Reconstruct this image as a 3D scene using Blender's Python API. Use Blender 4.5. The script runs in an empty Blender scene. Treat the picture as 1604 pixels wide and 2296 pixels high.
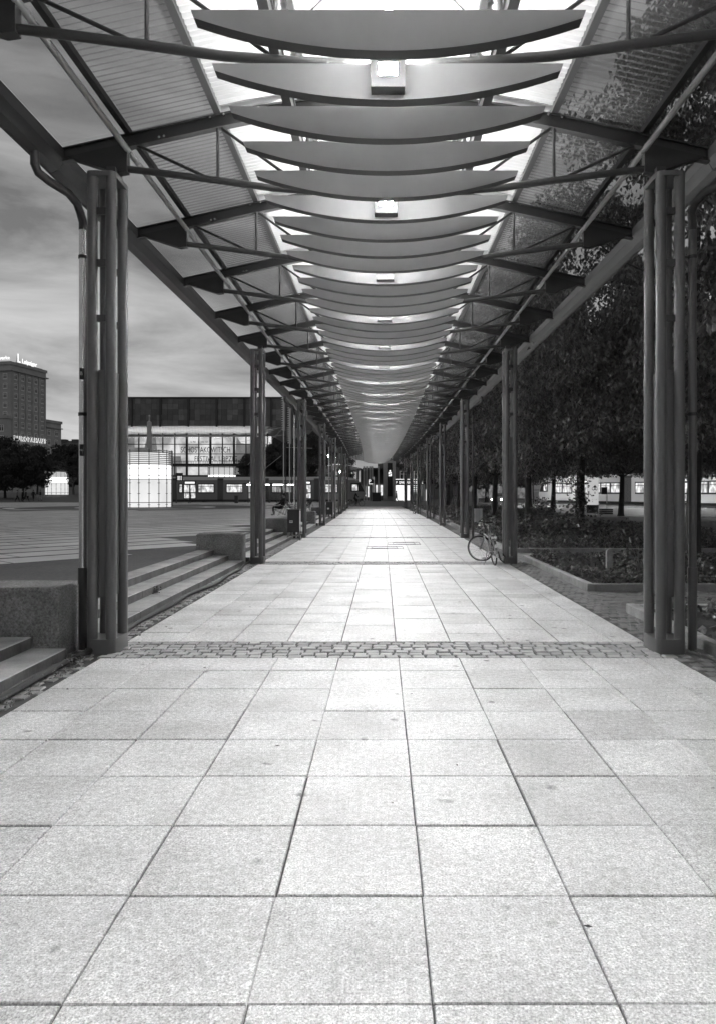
import bpy, math, random
from math import sin, cos, pi, radians, sqrt
from mathutils import Vector, Matrix
random.seed(7)
S = bpy.context.scene
COL = S.collection

# ------------------------------------------------------------------ camera
FPX, VX, VY, EYE = 1560.0, 856.0, 1102.0, 1.657      # focal length / vanishing point in a 1604x2296 frame
cam_d = bpy.data.cameras.new('camera'); cam = bpy.data.objects.new('camera', cam_d); COL.objects.link(cam)
cam.location = (0, 0, EYE); cam.rotation_euler = (pi / 2, 0, 0)
cam_d.sensor_fit = 'VERTICAL'; cam_d.sensor_height = 36; cam_d.sensor_width = 36 * 715 / 1024
cam_d.lens = 36 * FPX / 2296
cam_d.shift_x = -(VX - 802) / 2296; cam_d.shift_y = -(1148 - VY) / 2296
cam_d.clip_start = 0.05; cam_d.clip_end = 3000
S.camera = cam
# ------------------------------------------------------------------ dusk sky
W = bpy.data.worlds.new('World'); S.world = W; W.use_nodes = True
nt = W.node_tree; nt.nodes.clear()
N = lambda t: nt.nodes.new(t); LK = nt.links.new
SUN_EL, SUN_ROT = radians(4), radians(-25)
sky = N('ShaderNodeTexSky'); sky.sky_type = 'NISHITA'; sky.sun_disc = False
sky.sun_elevation = SUN_EL; sky.sun_rotation = SUN_ROT; sky.dust_density = 2.0
bw = N('ShaderNodeRGBToBW'); LK(sky.outputs[0], bw.inputs[0])
tc = N('ShaderNodeTexCoord'); mp = N('ShaderNodeMapping'); mp.inputs['Scale'].default_value = (1.5, 1.5, 6.5)
LK(tc.outputs['Generated'], mp.inputs[0])
nz = N('ShaderNodeTexNoise'); nz.inputs['Scale'].default_value = 1.7; nz.inputs['Detail'].default_value = 8; nz.inputs['Roughness'].default_value = .58
nz.inputs['Distortion'].default_value = .4
LK(mp.outputs[0], nz.inputs[0])
cr = N('ShaderNodeValToRGB'); cr.color_ramp.elements[0].position = .34; cr.color_ramp.elements[1].position = .68
cr.color_ramp.elements[0].color = (.84, .84, .84, 1); cr.color_ramp.elements[1].color = (2.5, 2.5, 2.5, 1)
LK(nz.outputs[0], cr.inputs[0])
# the cloud deck evens out the clear sky's gradient
pw = N('ShaderNodeMath'); pw.operation = 'POWER'; pw.inputs[1].default_value = .22; LK(bw.outputs[0], pw.inputs[0])
mu = N('ShaderNodeMath'); mu.operation = 'MULTIPLY'; LK(pw.outputs[0], mu.inputs[0]); LK(cr.outputs[0], mu.inputs[1])
bg = N('ShaderNodeBackground'); bg.inputs['Strength'].default_value = .15
LK(mu.outputs[0], bg.inputs[0])
wo = N('ShaderNodeOutputWorld'); LK(bg.outputs[0], wo.inputs[0])
sl = bpy.data.lights.new('sun', 'SUN'); sl.energy = .05; sl.angle = radians(20); sl.color = (1, 1, 1)
so = bpy.data.objects.new('sun', sl); COL.objects.link(so); so.rotation_euler = (radians(90) - SUN_EL, 0, pi - SUN_ROT)
so.location = (0, 0, 40)
vs = S.view_settings; vs.view_transform = 'Standard'; vs.look = 'None'; vs.exposure = 0; vs.gamma = 1; vs.use_curve_mapping = False
S.cycles.use_denoising = True; S.cycles.denoiser = 'OPENIMAGEDENOISE'
S.cycles.sample_clamp_indirect = 60; S.cycles.max_bounces = 8; S.cycles.diffuse_bounces = 5
S.cycles.glossy_bounces = 3; S.cycles.transparent_max_bounces = 12; S.cycles.caustics_reflective = False; S.cycles.caustics_refractive = False
S.cycles.use_light_tree = True
LAMP = 6200.0; LAMP_UP = 2800.0

# ------------------------------------------------------------------ materials (the photograph is black and white)
MATS = {}
def mat(name, v, rough=.6, var=.0, vscale=3.0, bump=.0, bscale=40., metal=0., spec=.5, obj_rand=0., fine=0., fscale=120., stretch=None, emit=0., trans=0., clear=0., spots=0., mid=0., island=0.):
    if name in MATS: return MATS[name]
    m = bpy.data.materials.new(name); m.use_nodes = True; t = m.node_tree; n = t.nodes; l = t.links
    b = n['Principled BSDF']; b.inputs['Roughness'].default_value = rough; b.inputs['Metallic'].default_value = metal
    b.inputs['Specular IOR Level'].default_value = spec
    b.inputs['Base Color'].default_value = (v, v, v, 1)
    g = n.new('ShaderNodeNewGeometry'); pos = g.outputs['Position']
    if stretch:
        mm = n.new('ShaderNodeMapping'); mm.inputs['Scale'].default_value = stretch; l.new(pos, mm.inputs[0]); pos = mm.outputs[0]
    val = None
    def mul(a, lo, hi, src):
        mr = n.new('ShaderNodeMapRange'); mr.inputs['From Min'].default_value = .3; mr.inputs['From Max'].default_value = .7
        mr.inputs['To Min'].default_value = lo; mr.inputs['To Max'].default_value = hi; l.new(src, mr.inputs['Value'])
        if a is None: return mr.outputs[0]
        x = n.new('ShaderNodeMath'); x.operation = 'MULTIPLY'; l.new(a, x.inputs[0]); l.new(mr.outputs[0], x.inputs[1]); return x.outputs[0]
    if var:
        q = n.new('ShaderNodeTexNoise'); q.inputs['Scale'].default_value = vscale; q.inputs['Detail'].default_value = 5; q.inputs['Roughness'].default_value = .6
        l.new(pos, q.inputs[0]); val = mul(val, 1 - var, 1 + var, q.outputs[0])
    if fine:
        q = n.new('ShaderNodeTexNoise'); q.inputs['Scale'].default_value = fscale; q.inputs['Detail'].default_value = 3; q.inputs['Roughness'].default_value = .75
        l.new(pos, q.inputs[0]); val = mul(val, 1 - fine, 1 + fine, q.outputs[0])
    if mid:
        q = n.new('ShaderNodeTexNoise'); q.inputs['Scale'].default_value = 28; q.inputs['Detail'].default_value = 4; q.inputs['Roughness'].default_value = .7
        l.new(pos, q.inputs[0]); val = mul(val, 1 - mid, 1 + mid, q.outputs[0])
    if island:
        mr = n.new('ShaderNodeMapRange'); mr.inputs['To Min'].default_value = 1 - island; mr.inputs['To Max'].default_value = 1 + island; l.new(g.outputs['Random Per Island'], mr.inputs['Value'])
        x = n.new('ShaderNodeMath'); x.operation = 'MULTIPLY'; x.inputs[0].default_value = 1
        if val is not None: l.new(val, x.inputs[0])
        l.new(mr.outputs[0], x.inputs[1]); val = x.outputs[0]
    if obj_rand:
        oi = n.new('ShaderNodeObjectInfo'); mr = n.new('ShaderNodeMapRange')
        mr.inputs['To Min'].default_value = 1 - obj_rand; mr.inputs['To Max'].default_value = 1 + obj_rand; l.new(oi.outputs['Random'], mr.inputs['Value'])
        if val is None: val = mr.outputs[0]
        else:
            x = n.new('ShaderNodeMath'); x.operation = 'MULTIPLY'; l.new(val, x.inputs[0]); l.new(mr.outputs[0], x.inputs[1]); val = x.outputs[0]
    if spots:
        vo = n.new('ShaderNodeTexVoronoi'); vo.inputs['Scale'].default_value = 3.1; vo.inputs['Randomness'].default_value = 1
        wz = n.new('ShaderNodeTexNoise'); wz.inputs['Scale'].default_value = 22; wz.inputs['Detail'].default_value = 2; l.new(g.outputs['Position'], wz.inputs[0])
        mx = n.new('ShaderNodeMix'); mx.data_type = 'VECTOR'; mx.inputs[0].default_value = .05
        l.new(g.outputs['Position'], mx.inputs[4]); l.new(wz.outputs[1], mx.inputs[5]); l.new(mx.outputs[1], vo.inputs[0])
        mr = n.new('ShaderNodeMapRange'); mr.inputs['From Min'].default_value = .05; mr.inputs['From Max'].default_value = .115
        mr.inputs['To Min'].default_value = 1 - spots; mr.inputs['To Max'].default_value = 1; l.new(vo.outputs['Distance'], mr.inputs['Value'])
        x = n.new('ShaderNodeMath'); x.operation = 'MULTIPLY'
        if val is None: x.inputs[0].default_value = 1
        else: l.new(val, x.inputs[0])
        l.new(mr.outputs[0], x.inputs[1]); val = x.outputs[0]
    if val is not None:
        x = n.new('ShaderNodeMath'); x.operation = 'MULTIPLY'; x.inputs[1].default_value = v; l.new(val, x.inputs[0])
        cc = n.new('ShaderNodeCombineColor')
        for i in range(3): l.new(x.outputs[0], cc.inputs[i])
        l.new(cc.outputs[0], b.inputs['Base Color'])
        if emit: l.new(cc.outputs[0], b.inputs['Emission Color']); 
    if bump:
        q = n.new('ShaderNodeTexNoise'); q.inputs['Scale'].default_value = bscale; q.inputs['Detail'].default_value = 4; l.new(pos, q.inputs[0])
        bp = n.new('ShaderNodeBump'); bp.inputs['Strength'].default_value = bump; bp.inputs['Distance'].default_value = .02
        l.new(q.outputs[0], bp.inputs['Height']); l.new(bp.outputs[0], b.inputs['Normal'])
    if emit:
        b.inputs['Emission Strength'].default_value = emit
        if val is None: b.inputs['Emission Color'].default_value = (1, 1, 1, 1)
    out = n['Material Output']; sh = b.outputs[0]
    if trans:
        tr = n.new('ShaderNodeBsdfTranslucent'); tr.inputs[0].default_value = (v, v, v, 1)
        ms = n.new('ShaderNodeMixShader'); ms.inputs[0].default_value = trans; l.new(sh, ms.inputs[1]); l.new(tr.outputs[0], ms.inputs[2]); sh = ms.outputs[0]
    if clear:
        tp = n.new('ShaderNodeBsdfTransparent'); tp.inputs[0].default_value = (.84, .84, .84, 1)
        ms = n.new('ShaderNodeMixShader'); ms.inputs[0].default_value = clear; l.new(sh, ms.inputs[1]); l.new(tp.outputs[0], ms.inputs[2]); sh = ms.outputs[0]
    l.new(sh, out.inputs[0])
    MATS[name] = m; return m

mat('granite_tile', .56, .62, var=.2, vscale=1.7, fine=.62, fscale=110, obj_rand=.10, bump=.12, bscale=160, spots=.62, mid=.3)
mat('joint', .06, .9, var=.3, vscale=12)
mat('cobble', .34, .7, var=.15, vscale=6, fine=.15, fscale=90, obj_rand=.18, bump=.3, bscale=60)
mat('dark_cobble', .15, .75, var=.25, vscale=5, fine=.2, fscale=90, bump=.3, bscale=60)
mat('road_surface', .24, .6, var=.2, vscale=.4, fine=.12, fscale=40)
mat('mid_cobble', .24, .75, var=.25, vscale=5, fine=.2, fscale=90, bump=.3, bscale=60)
mat('asphalt', .10, .75, var=.2, vscale=.5, fine=.15, fscale=60, bump=.15, bscale=120)
mat('plaza_cobble', .08, .7, var=.25, vscale=.6, fine=.35, fscale=16, bump=.5, bscale=14)
mat('plaza_slab', .62, .55, var=.18, vscale=.7, fine=.12, fscale=30, obj_rand=.12)
mat('pale_slab', .6, .6, var=.12, vscale=.9, fine=.1, fscale=30)
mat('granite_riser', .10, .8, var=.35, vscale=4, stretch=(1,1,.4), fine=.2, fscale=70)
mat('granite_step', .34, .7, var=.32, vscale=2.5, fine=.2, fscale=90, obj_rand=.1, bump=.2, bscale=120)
mat('granite_block', .2, .8, var=.35, vscale=2.5, fine=.6, fscale=45, obj_rand=.08, bump=.9, bscale=45)
mat('kerb_stone', .28, .75, var=.25, vscale=4, fine=.2, fscale=80, obj_rand=.15, bump=.3, bscale=70)
mat('soil', .03, .95, var=.4, vscale=5, bump=.6, bscale=30)
mat('steel_paint', .05, .42)
mat('steel_dark', .03, .45, var=.15, vscale=3)
mat('column_paint', .115, .42)
mat('louvre_paint', .31, .5, var=.07, vscale=2.2)
mat('louvre_edge', .045, .5)
mat('sheet_white', .62, .4, var=.04, vscale=.8, trans=.25)
mat('sheet_clear', .38, .15, var=.15, vscale=1.2, clear=.76)
mat('sheet_plain', .14, .2, var=.12, vscale=1.2, clear=.84)
mat('zinc', .78, .27, metal=.85, var=.12, vscale=6, stretch=(1, 1, .3))
mat('purlin_paint', .2, .5)
mat('lamp_case', .06, .5)
mat('bark', .05, .9, var=.4, vscale=8, stretch=(1, 1, .25), bump=.9, bscale=18)
mat('leaf', .13, .36, var=.3, vscale=2.0, trans=.25, spec=.5, island=.65)
mat('leaf_far', .05, .6, var=.4, vscale=1.0, trans=.25)
mat('ivy', .10, .42, var=.35, vscale=5, trans=.15, island=.65)
mat('dry_grass', .22, .7, var=.3, vscale=20, trans=.2)
mat('rubber', .02, .6, var=.2, vscale=10)
mat('chrome', .55, .2, metal=1.)
mat('bike_paint', .22, .3)
mat('cabinet_dark', .035, .5, var=.2, vscale=6)
mat('white_paint', .75, .5, var=.05, vscale=4)
mat('cloth_black', .015, .9, var=.3, vscale=10)
mat('cloth_dark', .04, .9, var=.3, vscale=10)
mat('cloth_grey', .16, .9, var=.2, vscale=10)
mat('cloth_light', .4, .9, var=.15, vscale=10)
mat('skin', .33, .6)
mat('hair', .02, .6)
mat('plaster', .42, .85, var=.15, vscale=.25, fine=.08, fscale=4)
mat('plaster_dark', .13, .85, var=.2, vscale=.2)
mat('stone_pale', .5, .8, var=.15, vscale=.8)
mat('window_pane', .05, .08, spec=.6)
mat('window_frame', .9, .5)
mat('slate_panel', .1, .6, var=.3, vscale=.5, obj_rand=.45)
mat('soffit', .55, .6, var=.06, vscale=.6)
mat('tram_body', .22, .3, var=.06, vscale=.6)
mat('tram_pale', .62, .35)
mat('tram_dark', .03, .3)
mat('bellows', .07, .7)
mat('poster', .6, .5)
mat('ink', .02, .6)
mat('glass_pane', .06, .06, clear=.75)
# things that give light
def emi(name, s, var=0., vscale=1., stretch=None, lo=.3):
    if name in MATS: return MATS[name]
    m = bpy.data.materials.new(name); m.use_nodes = True; t = m.node_tree; n = t.nodes; l = t.links
    n.remove(n['Principled BSDF']); e = n.new('ShaderNodeEmission'); e.inputs[0].default_value = (1, 1, 1, 1); e.inputs[1].default_value = s
    if var:
        g = n.new('ShaderNodeNewGeometry'); mm = n.new('ShaderNodeMapping'); mm.inputs['Scale'].default_value = stretch or (1, 1, 1); l.new(g.outputs['Position'], mm.inputs[0])
        q = n.new('ShaderNodeTexNoise'); q.inputs['Scale'].default_value = vscale; q.inputs['Detail'].default_value = 5; q.inputs['Distortion'].default_value = .3; l.new(mm.outputs[0], q.inputs[0])
        mr = n.new('ShaderNodeMapRange'); mr.inputs['From Min'].default_value = .5 - var; mr.inputs['From Max'].default_value = .5 + var
        mr.inputs['To Min'].default_value = lo * s; mr.inputs['To Max'].default_value = s; l.new(q.outputs[0], mr.inputs['Value']); l.new(mr.outputs[0], e.inputs[1])
    l.new(e.outputs[0], n['Material Output'].inputs[0]); MATS[name] = m; return m
emi('lamp_lens', LAMP); emi('lamp_lens_up', LAMP_UP)
emi('poster_added_glow', .5); emi('kiosk_upper', 1.7); emi('kiosk_lower', .95, .25, .5, lo=.75); emi('kiosk_louvre', 1.0)  # the poster's glow is added, standing in for street light on it
emi('sign_light', 1.3); emi('halo_light', 1.0)
emi('hall_mural', 1.25, .14, .35, lo=.4); emi('hall_dim', .4, .2, .3, lo=.3)
emi('tram_light', 1.1, .12, 2.6, (1,1,.45), lo=.25)
emi('shop_light', 1.2, .2, .6, lo=.35); emi('tube_light', 14.0); emi('bulb', 60.0); emi('garage_light', 1.6, .2, .3, lo=.5)
emi('dim_window', .25, .2, 1.5, lo=.2)

# ------------------------------------------------------------------ mesh helpers
class MB:
    def __init__(s): s.v = []; s.f = []; s.mi = []; s.cur = 0
    def add(s, vs, fs):
        o = len(s.v); s.v += [tuple(p) for p in vs]
        for f in fs: s.f.append(tuple(i + o for i in f)); s.mi.append(s.cur)
        return s
    def box(s, x0, x1, y0, y1, z0, z1):
        return s.add([(x0,y0,z0),(x1,y0,z0),(x1,y1,z0),(x0,y1,z0),(x0,y0,z1),(x1,y0,z1),(x1,y1,z1),(x0,y1,z1)],
                     [(3,2,1,0),(4,5,6,7),(0,1,5,4),(1,2,6,5),(2,3,7,6),(3,0,4,7)])
    def bev(s, x0, x1, y0, y1, z0, z1, b):     # box with a chamfered top edge
        return s.add([(x0,y0,z0),(x1,y0,z0),(x1,y1,z0),(x0,y1,z0),(x0,y0,z1-b),(x1,y0,z1-b),(x1,y1,z1-b),(x0,y1,z1-b),
                      (x0+b,y0+b,z1),(x1-b,y0+b,z1),(x1-b,y1-b,z1),(x0+b,y1-b,z1)],
                     [(3,2,1,0),(0,1,5,4),(1,2,6,5),(2,3,7,6),(3,0,4,7),(4,5,9,8),(5,6,10,9),(6,7,11,10),(7,4,8,11),(8,9,10,11)])
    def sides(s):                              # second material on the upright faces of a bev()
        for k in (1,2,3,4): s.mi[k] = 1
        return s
    def tube(s, pts, r, n=8, cap=True):
        pts = [Vector(p) for p in pts]; rr = r if isinstance(r, (list, tuple)) else [r] * len(pts)
        o = len(s.v); ref = None
        for i, p in enumerate(pts):
            d = (pts[min(i+1, len(pts)-1)] - pts[max(i-1, 0)]).normalized()
            if ref is None:
                ref = Vector((0,0,1)) if abs(d.z) < .9 else Vector((1,0,0))
            a = (ref - d * ref.dot(d)).normalized(); b = d.cross(a); ref = a
            for k in range(n):
                t = 2*pi*k/n; s.v.append(tuple(p + (a*cos(t) + b*sin(t)) * rr[i]))
        for i in range(len(pts)-1):
            for k in range(n):
                s.f.append((o+i*n+k, o+i*n+(k+1)%n, o+(i+1)*n+(k+1)%n, o+(i+1)*n+k)); s.mi.append(s.cur)
        if cap:
            s.f.append(tuple(o+k for k in range(n))[::-1]); s.mi.append(s.cur)
            s.f.append(tuple(o+(len(pts)-1)*n+k for k in range(n))); s.mi.append(s.cur)
        return s
    def prism(s, poly, axis, a, b):            # polygon in the other two axes, extruded a..b
        n = len(poly); P = []
        for t in (a, b):
            for (u, w) in poly:
                P.append((t,u,w) if axis == 'x' else (u,t,w) if axis == 'y' else (u,w,t))
        return s.add(P, [tuple(range(n))[::-1], tuple(range(n, 2*n))] + [(i, (i+1)%n, n+(i+1)%n, n+i) for i in range(n)])
    def bar(s, p0, p1, w, h):                  # rectangular bar
        p0 = Vector(p0); p1 = Vector(p1); d = (p1-p0).normalized(); r = Vector((0,0,1)) if abs(d.z) < .9 else Vector((0,1,0))
        a = d.cross(r).normalized()*w/2; b = a.cross(d).normalized()*h/2
        P = [p0-a-b, p0+a-b, p0+a+b, p0-a+b, p1-a-b, p1+a-b, p1+a+b, p1-a+b]
        return s.add(P, [(3,2,1,0),(4,5,6,7),(0,1,5,4),(1,2,6,5),(2,3,7,6),(3,0,4,7)])
    def ball(s, c, rx, ry, rz, n=12, m=8, pw=1.):
        P = [(c[0], c[1], c[2]-rz)]
        for i in range(1, m):
            t = -pi/2 + pi*i/m
            for k in range(n):
                a = 2*pi*k/n; P.append((c[0]+rx*cos(t)*cos(a), c[1]+ry*cos(t)*sin(a), c[2]+rz*sin(t)))
        P.append((c[0], c[1], c[2]+rz)); F = [(0, 1+(k+1)%n, 1+k) for k in range(n)]
        for i in range(m-2):
            for k in range(n): F.append((1+i*n+k, 1+i*n+(k+1)%n, 1+(i+1)*n+(k+1)%n, 1+(i+1)*n+k))
        L = len(P)-1; F += [(L, 1+(m-2)*n+k, 1+(m-2)*n+(k+1)%n) for k in range(n)]
        return s.add(P, F)
    def torus(s, c, R, r, axis='y', n=24, m=6):
        o = len(s.v)
        for i in range(n):
            a = 2*pi*i/n
            for k in range(m):
                b = 2*pi*k/m; q = R + r*cos(b); h = r*sin(b)
                s.v.append((c[0]+q*cos(a), c[1]+h, c[2]+q*sin(a)) if axis == 'y' else (c[0]+q*cos(a), c[1]+q*sin(a), c[2]+h))
        for i in range(n):
            for k in range(m):
                s.f.append((o+i*m+k, o+i*m+(k+1)%m, o+((i+1)%n)*m+(k+1)%m, o+((i+1)%n)*m+k)); s.mi.append(s.cur)
        return s
    def mesh(s, name, mats, smooth=False):
        me = bpy.data.meshes.new(name); me.from_pydata(s.v, [], s.f)
        for m in ([mats] if isinstance(mats, str) else mats): me.materials.append(MATS[m])
        if len(me.materials) > 1:
            me.polygons.foreach_set('material_index', s.mi)
        if smooth:
            me.polygons.foreach_set('use_smooth', [True]*len(me.polygons))
            try: me.set_sharp_from_angle(angle=radians(40))
            except Exception: pass
        me.update(); return me
    def obj(s, name, mats, parent=None, smooth=False, loc=None):
        return place(s.mesh(name, mats, smooth), name, parent, loc)

def place(me, name, parent=None, loc=None, rz=0.):
    o = bpy.data.objects.new(name, me); COL.objects.link(o)
    if parent: o.parent = parent
    if loc: o.location = loc
    if rz: o.rotation_euler = (0, 0, rz)
    return o
def tag(o, label=None, cat=None, group=None, kind=None):
    if label: o['label'] = label
    if cat: o['category'] = cat
    if group: o['group'] = group
    if kind: o['kind'] = kind
    return o
def thing(name, label, cat, loc=(0,0,0), rz=0., group=None):
    o = bpy.data.objects.new(name, None); COL.objects.link(o); o.empty_display_size = .2
    o.location = loc; o.rotation_euler = (0,0,rz); return tag(o, label, cat, group)
def copy_tree(o, parent=None):
    c = o.copy(); COL.objects.link(c)
    if parent: c.parent = parent
    for ch in o.children: copy_tree(ch, c)
    return c
def text_mesh(txt, size, mats, ext=.01, space=1., offset=0., align='CENTER', bold=0.):
    cu = bpy.data.curves.new('lettering', 'FONT'); cu.body = txt; cu.size = size; cu.extrude = ext; cu.space_character = space
    cu.offset = offset; cu.align_x = align; cu.align_y = 'CENTER'; cu.resolution_u = 3
    t = bpy.data.objects.new('lettering', cu); COL.objects.link(t); bpy.context.view_layer.update()
    me = bpy.data.meshes.new_from_object(t.evaluated_get(bpy.context.evaluated_depsgraph_get()))
    bpy.data.objects.remove(t); bpy.data.curves.remove(cu)
    me.materials.clear()
    for m in ([mats] if isinstance(mats, str) else mats): me.materials.append(MATS[m])
    me.transform(Matrix.Rotation(pi/2, 4, 'X')); return me
def at(x, y, d): return ((x-VX)*d/FPX, d, EYE-(y-VY)*d/FPX)
CX = .04                                       # the arcade's centre line
def lerp(a, b, t): return a + (b-a)*t
BAY, Y0, TR = 8.86, 7.31, 2.215
NCOL = 8
YEND = Y0 + (NCOL-1)*BAY + .6
FEND = 76.5                                    # the paved walkway runs on past the canopy
def bend(y): return -.8*((y-25)/50)**2 if y > 25 else 0.   # the arcade curves gently to the left
def turn(y, l): return math.atan2(bend(y)-bend(y+l), l)

# ================================================================== GROUND
def gz(y):                                     # height of the square left of the steps
    P = [(-30,.33),(14,.33),(66,.13),(105,.12),(130,.5),(152,1.1),(400,1.3)]
    for (a, za), (b, zb) in zip(P, P[1:]):
        if y <= b: return lerp(za, zb, (y-a)/(b-a))
    return 1.3
m = MB(); m.box(-900, 900, -60, 1500, -.5, -.03); tag(m.obj('ground', 'asphalt'), 'dark asphalt ground of the street and tram tracks beyond the arcade', kind='structure')
m = MB(); ys = [-30, 14, 40, 66, 105, 130, 152, 400]
for a, b in zip(ys, ys[1:]):
    far = a >= 78
    xr = -4.15 if b <= 66 or a < 78 else -4.15
    m.add([(-260,a,gz(a)),(xr,a,gz(a)),(xr,b,gz(b)),(-260,b,gz(b))], [(0,1,2,3)])
m.add([(-4.15,66,gz(66)),(-4.15,66,-.4),(-4.15,400,-.4),(-4.15,400,gz(400))], [(0,1,2,3)])
square = m.obj('square', 'plaza_cobble'); tag(square, 'wide dark cobbled square with pale stone bands', kind='structure')
# pale slab bands across the square, slightly skewed, as in the photograph
rnd = random.Random(3)
ux, uy = .66, .751; nx_, ny_ = -.751, .66
o0 = -4.35*nx_ + 15.6*ny_; i = 0
while True:
    off = o0 + i*1.2; i += 1
    if off > 125: break
    m = MB(); st = -150.
    while st < 110:
        ln = rnd.uniform(1.2, 2.4)*(1 if off < 40 else 2)
        q = []
        for (t_, w_) in ((st+.02,0),(st+ln-.02,0),(st+ln-.02,1.0),(st+.02,1.0)):
            q.append((ux*t_+nx_*(off+w_), uy*t_+ny_*(off+w_)))
        st += ln
        if max(p[0] for p in q) > -4.22 or min(p[0] for p in q) < -95 or max(p[1] for p in q) > 99 or min(p[1] for p in q) < 6: continue
        if min(sqrt((p[0]+22.4)**2+(p[1]-66.5)**2) for p in q) < 12.3: continue
        m.add([(p[0],p[1],gz(p[1])+.006) for p in q], [(0,1,2,3)])
    if m.f: m.obj('stone_band', 'plaza_slab', square)
# rings of paving round the glass kiosk
def ring(cx, cy, r0, r1, a0, a1, mt, name, dz=.010):
    m = MB(); n = 48
    for k in range(n):
        t0 = lerp(a0, a1, k/n); t1 = lerp(a0, a1, (k+1)/n)
        P = [(cx+r*cos(t), cy+r*sin(t)) for r, t in ((r0,t0),(r1,t0),(r1,t1),(r0,t1))]
        m.add([(p[0], p[1], gz(p[1])+dz) for p in P], [(0,1,2,3)])
    return m.obj(name, mt, square)
KX, KY = -22.4, 66.5
ring(KX, KY, 0.0, 5.4, 0, 2*pi, 'plaza_cobble', 'cobble_disc', .012)
ring(KX, KY, 5.4, 6.4, 0, 2*pi, 'pale_slab', 'pale_ring', .014)
ring(KX, KY, 6.4, 11.3, 0, 2*pi, 'plaza_cobble', 'cobble_ring', .012)
ring(KX, KY, 11.3, 12.2, 0, 2*pi, 'pale_slab', 'pale_ring', .014)
# street on the right with rails
road = tag(MB().box(14, 120, 46, 140, -.03, .004).obj('road', 'road_surface'), 'grey asphalt road with tram rails beyond the trees', kind='structure')
for k in range(4):
    MB().bar((12, 92-3*k, .012), (80, 30-3*k, .012), .12, .012).obj('rail', 'chrome', road)

# arcade floor ------------------------------------------------------
XL, XR = -2.80, 2.90
floor = tag(MB().box(-4.10, 3.42, -9, FEND, -.10, -.014).obj('arcade_floor', 'joint'), 'pale granite tiled walkway under the canopy', kind='structure')
lines = [XL] + [.165 + .6*j for j in range(-4, 5)] + [XR]
rnd = random.Random(11)
tile_cache = {}
def tile_mesh(w, l):
    k = (round(w, 3), round(l, 3))
    if k not in tile_cache:
        b = .004; m = MB(); m.bev(0, w, 0, l, -.05, 0, b); tile_cache[k] = m.mesh('tile', 'granite_tile')
    return tile_cache[k]
strips = [Y0 + BAY*k for k in range(NCOL)]
g = .007
for r in range(8):                             # the bay in front of the first cobble strip, rows in line
    y0 = 2.252 - .6*1 + .6*r if r < 7 else None
rows = [2.252 + .6*k for k in range(-3, 8)] + [6.93]
cnt = 0
for c in range(len(lines)-1):
    for r in range(len(rows)-1):
        dx = rnd.uniform(-.003, .003); dy = rnd.uniform(-.006, .006)
        gg = g * rnd.choice((.6, 1, 1, 1.5))
        w = lines[c+1]-lines[c]-gg; l = rows[r+1]-rows[r]-gg
        o = place(tile_mesh(w, l), 'tile', floor, (lines[c]+gg/2+dx, rows[r]+gg/2+dy, rnd.uniform(-.002, .002))); cnt += 1
def lay(ya, yb, emit_tile):
    for c in range(len(lines)-1):
        y = ya
        while y < yb-.02:
            l = rnd.choice((.35, .45, .5, .6, .6, .7, .8, .95)); 
            if yb-(y+l) < .3: l = yb-y
            emit_tile(lines[c]+.004-.015, y, lines[c+1]-lines[c]-.010, l-.010); y += l
def as_obj(x, y, w, l): place(tile_mesh(round(w,3), round(l,2)), 'tile', floor, (x, y, rnd.uniform(-.002,.002)))
lay(Y0+.37, Y0+BAY-.37, as_obj)
m = MB()
def as_stuff(x, y, w, l):
    z = rnd.uniform(-.002,.002); x += bend(y); m.bev(x, x+w, y, y+l, -.05, z, .004)
for k in range(1, NCOL-1): lay(strips[k]+.3, strips[k+1]-.3, as_stuff)
lay(strips[-1]+.3, FEND-.1, as_stuff)
lay(-8.9, .44, as_stuff)
tag(m.obj('tile', 'granite_tile', floor), kind='stuff')
# cobbles: small cubes with rounded, uneven tops
cob = []
for v in range(5):
    r2 = random.Random(v); m = MB(); a, b, h = .063, .055, .0
    P = []
    for (sx, sy) in ((-1,-1),(1,-1),(1,1),(-1,1)): P.append((sx*a*r2.uniform(.9,1), sy*b*r2.uniform(.88,1)))
    V = [(p[0], p[1], -.06) for p in P] + [(p[0], p[1], -.006) for p in P] + [(p[0]*.87, p[1]*.87, r2.uniform(-.001,.003)) for p in P]
    m.add(V, [(0,1,5,4),(1,2,6,5),(2,3,7,6),(3,0,4,7),(4,5,9,8),(5,6,10,9),(6,7,11,10),(7,4,8,11),(8,9,10,11)])
    cob.append((m, m.mesh('cobble', 'cobble')))
for rr in range(6):
    x = XL - .05 + .05*(rr % 2); y = Y0-.31+.122*rr
    while x < XR+.1:
        s = rnd.uniform(.85, 1.25)
        o = place(rnd.choice(cob)[1], 'cobble', floor, (x+.064*s, y+rnd.uniform(-.010,.010), rnd.uniform(-.009,.003)), rnd.uniform(-.15,.15))
        o.scale = (s*.97, rnd.uniform(.88,1.06), 1); x += .135*s
def cob_stuff(m, x0, x1, y0, y1, px, py, zf=0., mt=None):
    r2 = rnd; j = 0; y = y0+py/2
    while y < y1:
        x = x0 + (px/2 if j % 2 else 0)
        while x < x1:
            s = r2.uniform(.85, 1.15)*px/.135; t = py/.122*r2.uniform(.92,1.05); a = r2.uniform(-.07,.07); dz = r2.uniform(-.008,.003)+zf
            V = [(x+(v[0]*cos(a)-v[1]*sin(a))*s, y+(v[0]*sin(a)+v[1]*cos(a))*t+r2.uniform(-.003,.003), v[2]+dz) for v in r2.choice(cob)[0].v]
            m.add(V, [f for f in cob[0][0].f]); x += px*r2.uniform(.97,1.05)
        y += py; j += 1
m = MB()
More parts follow.
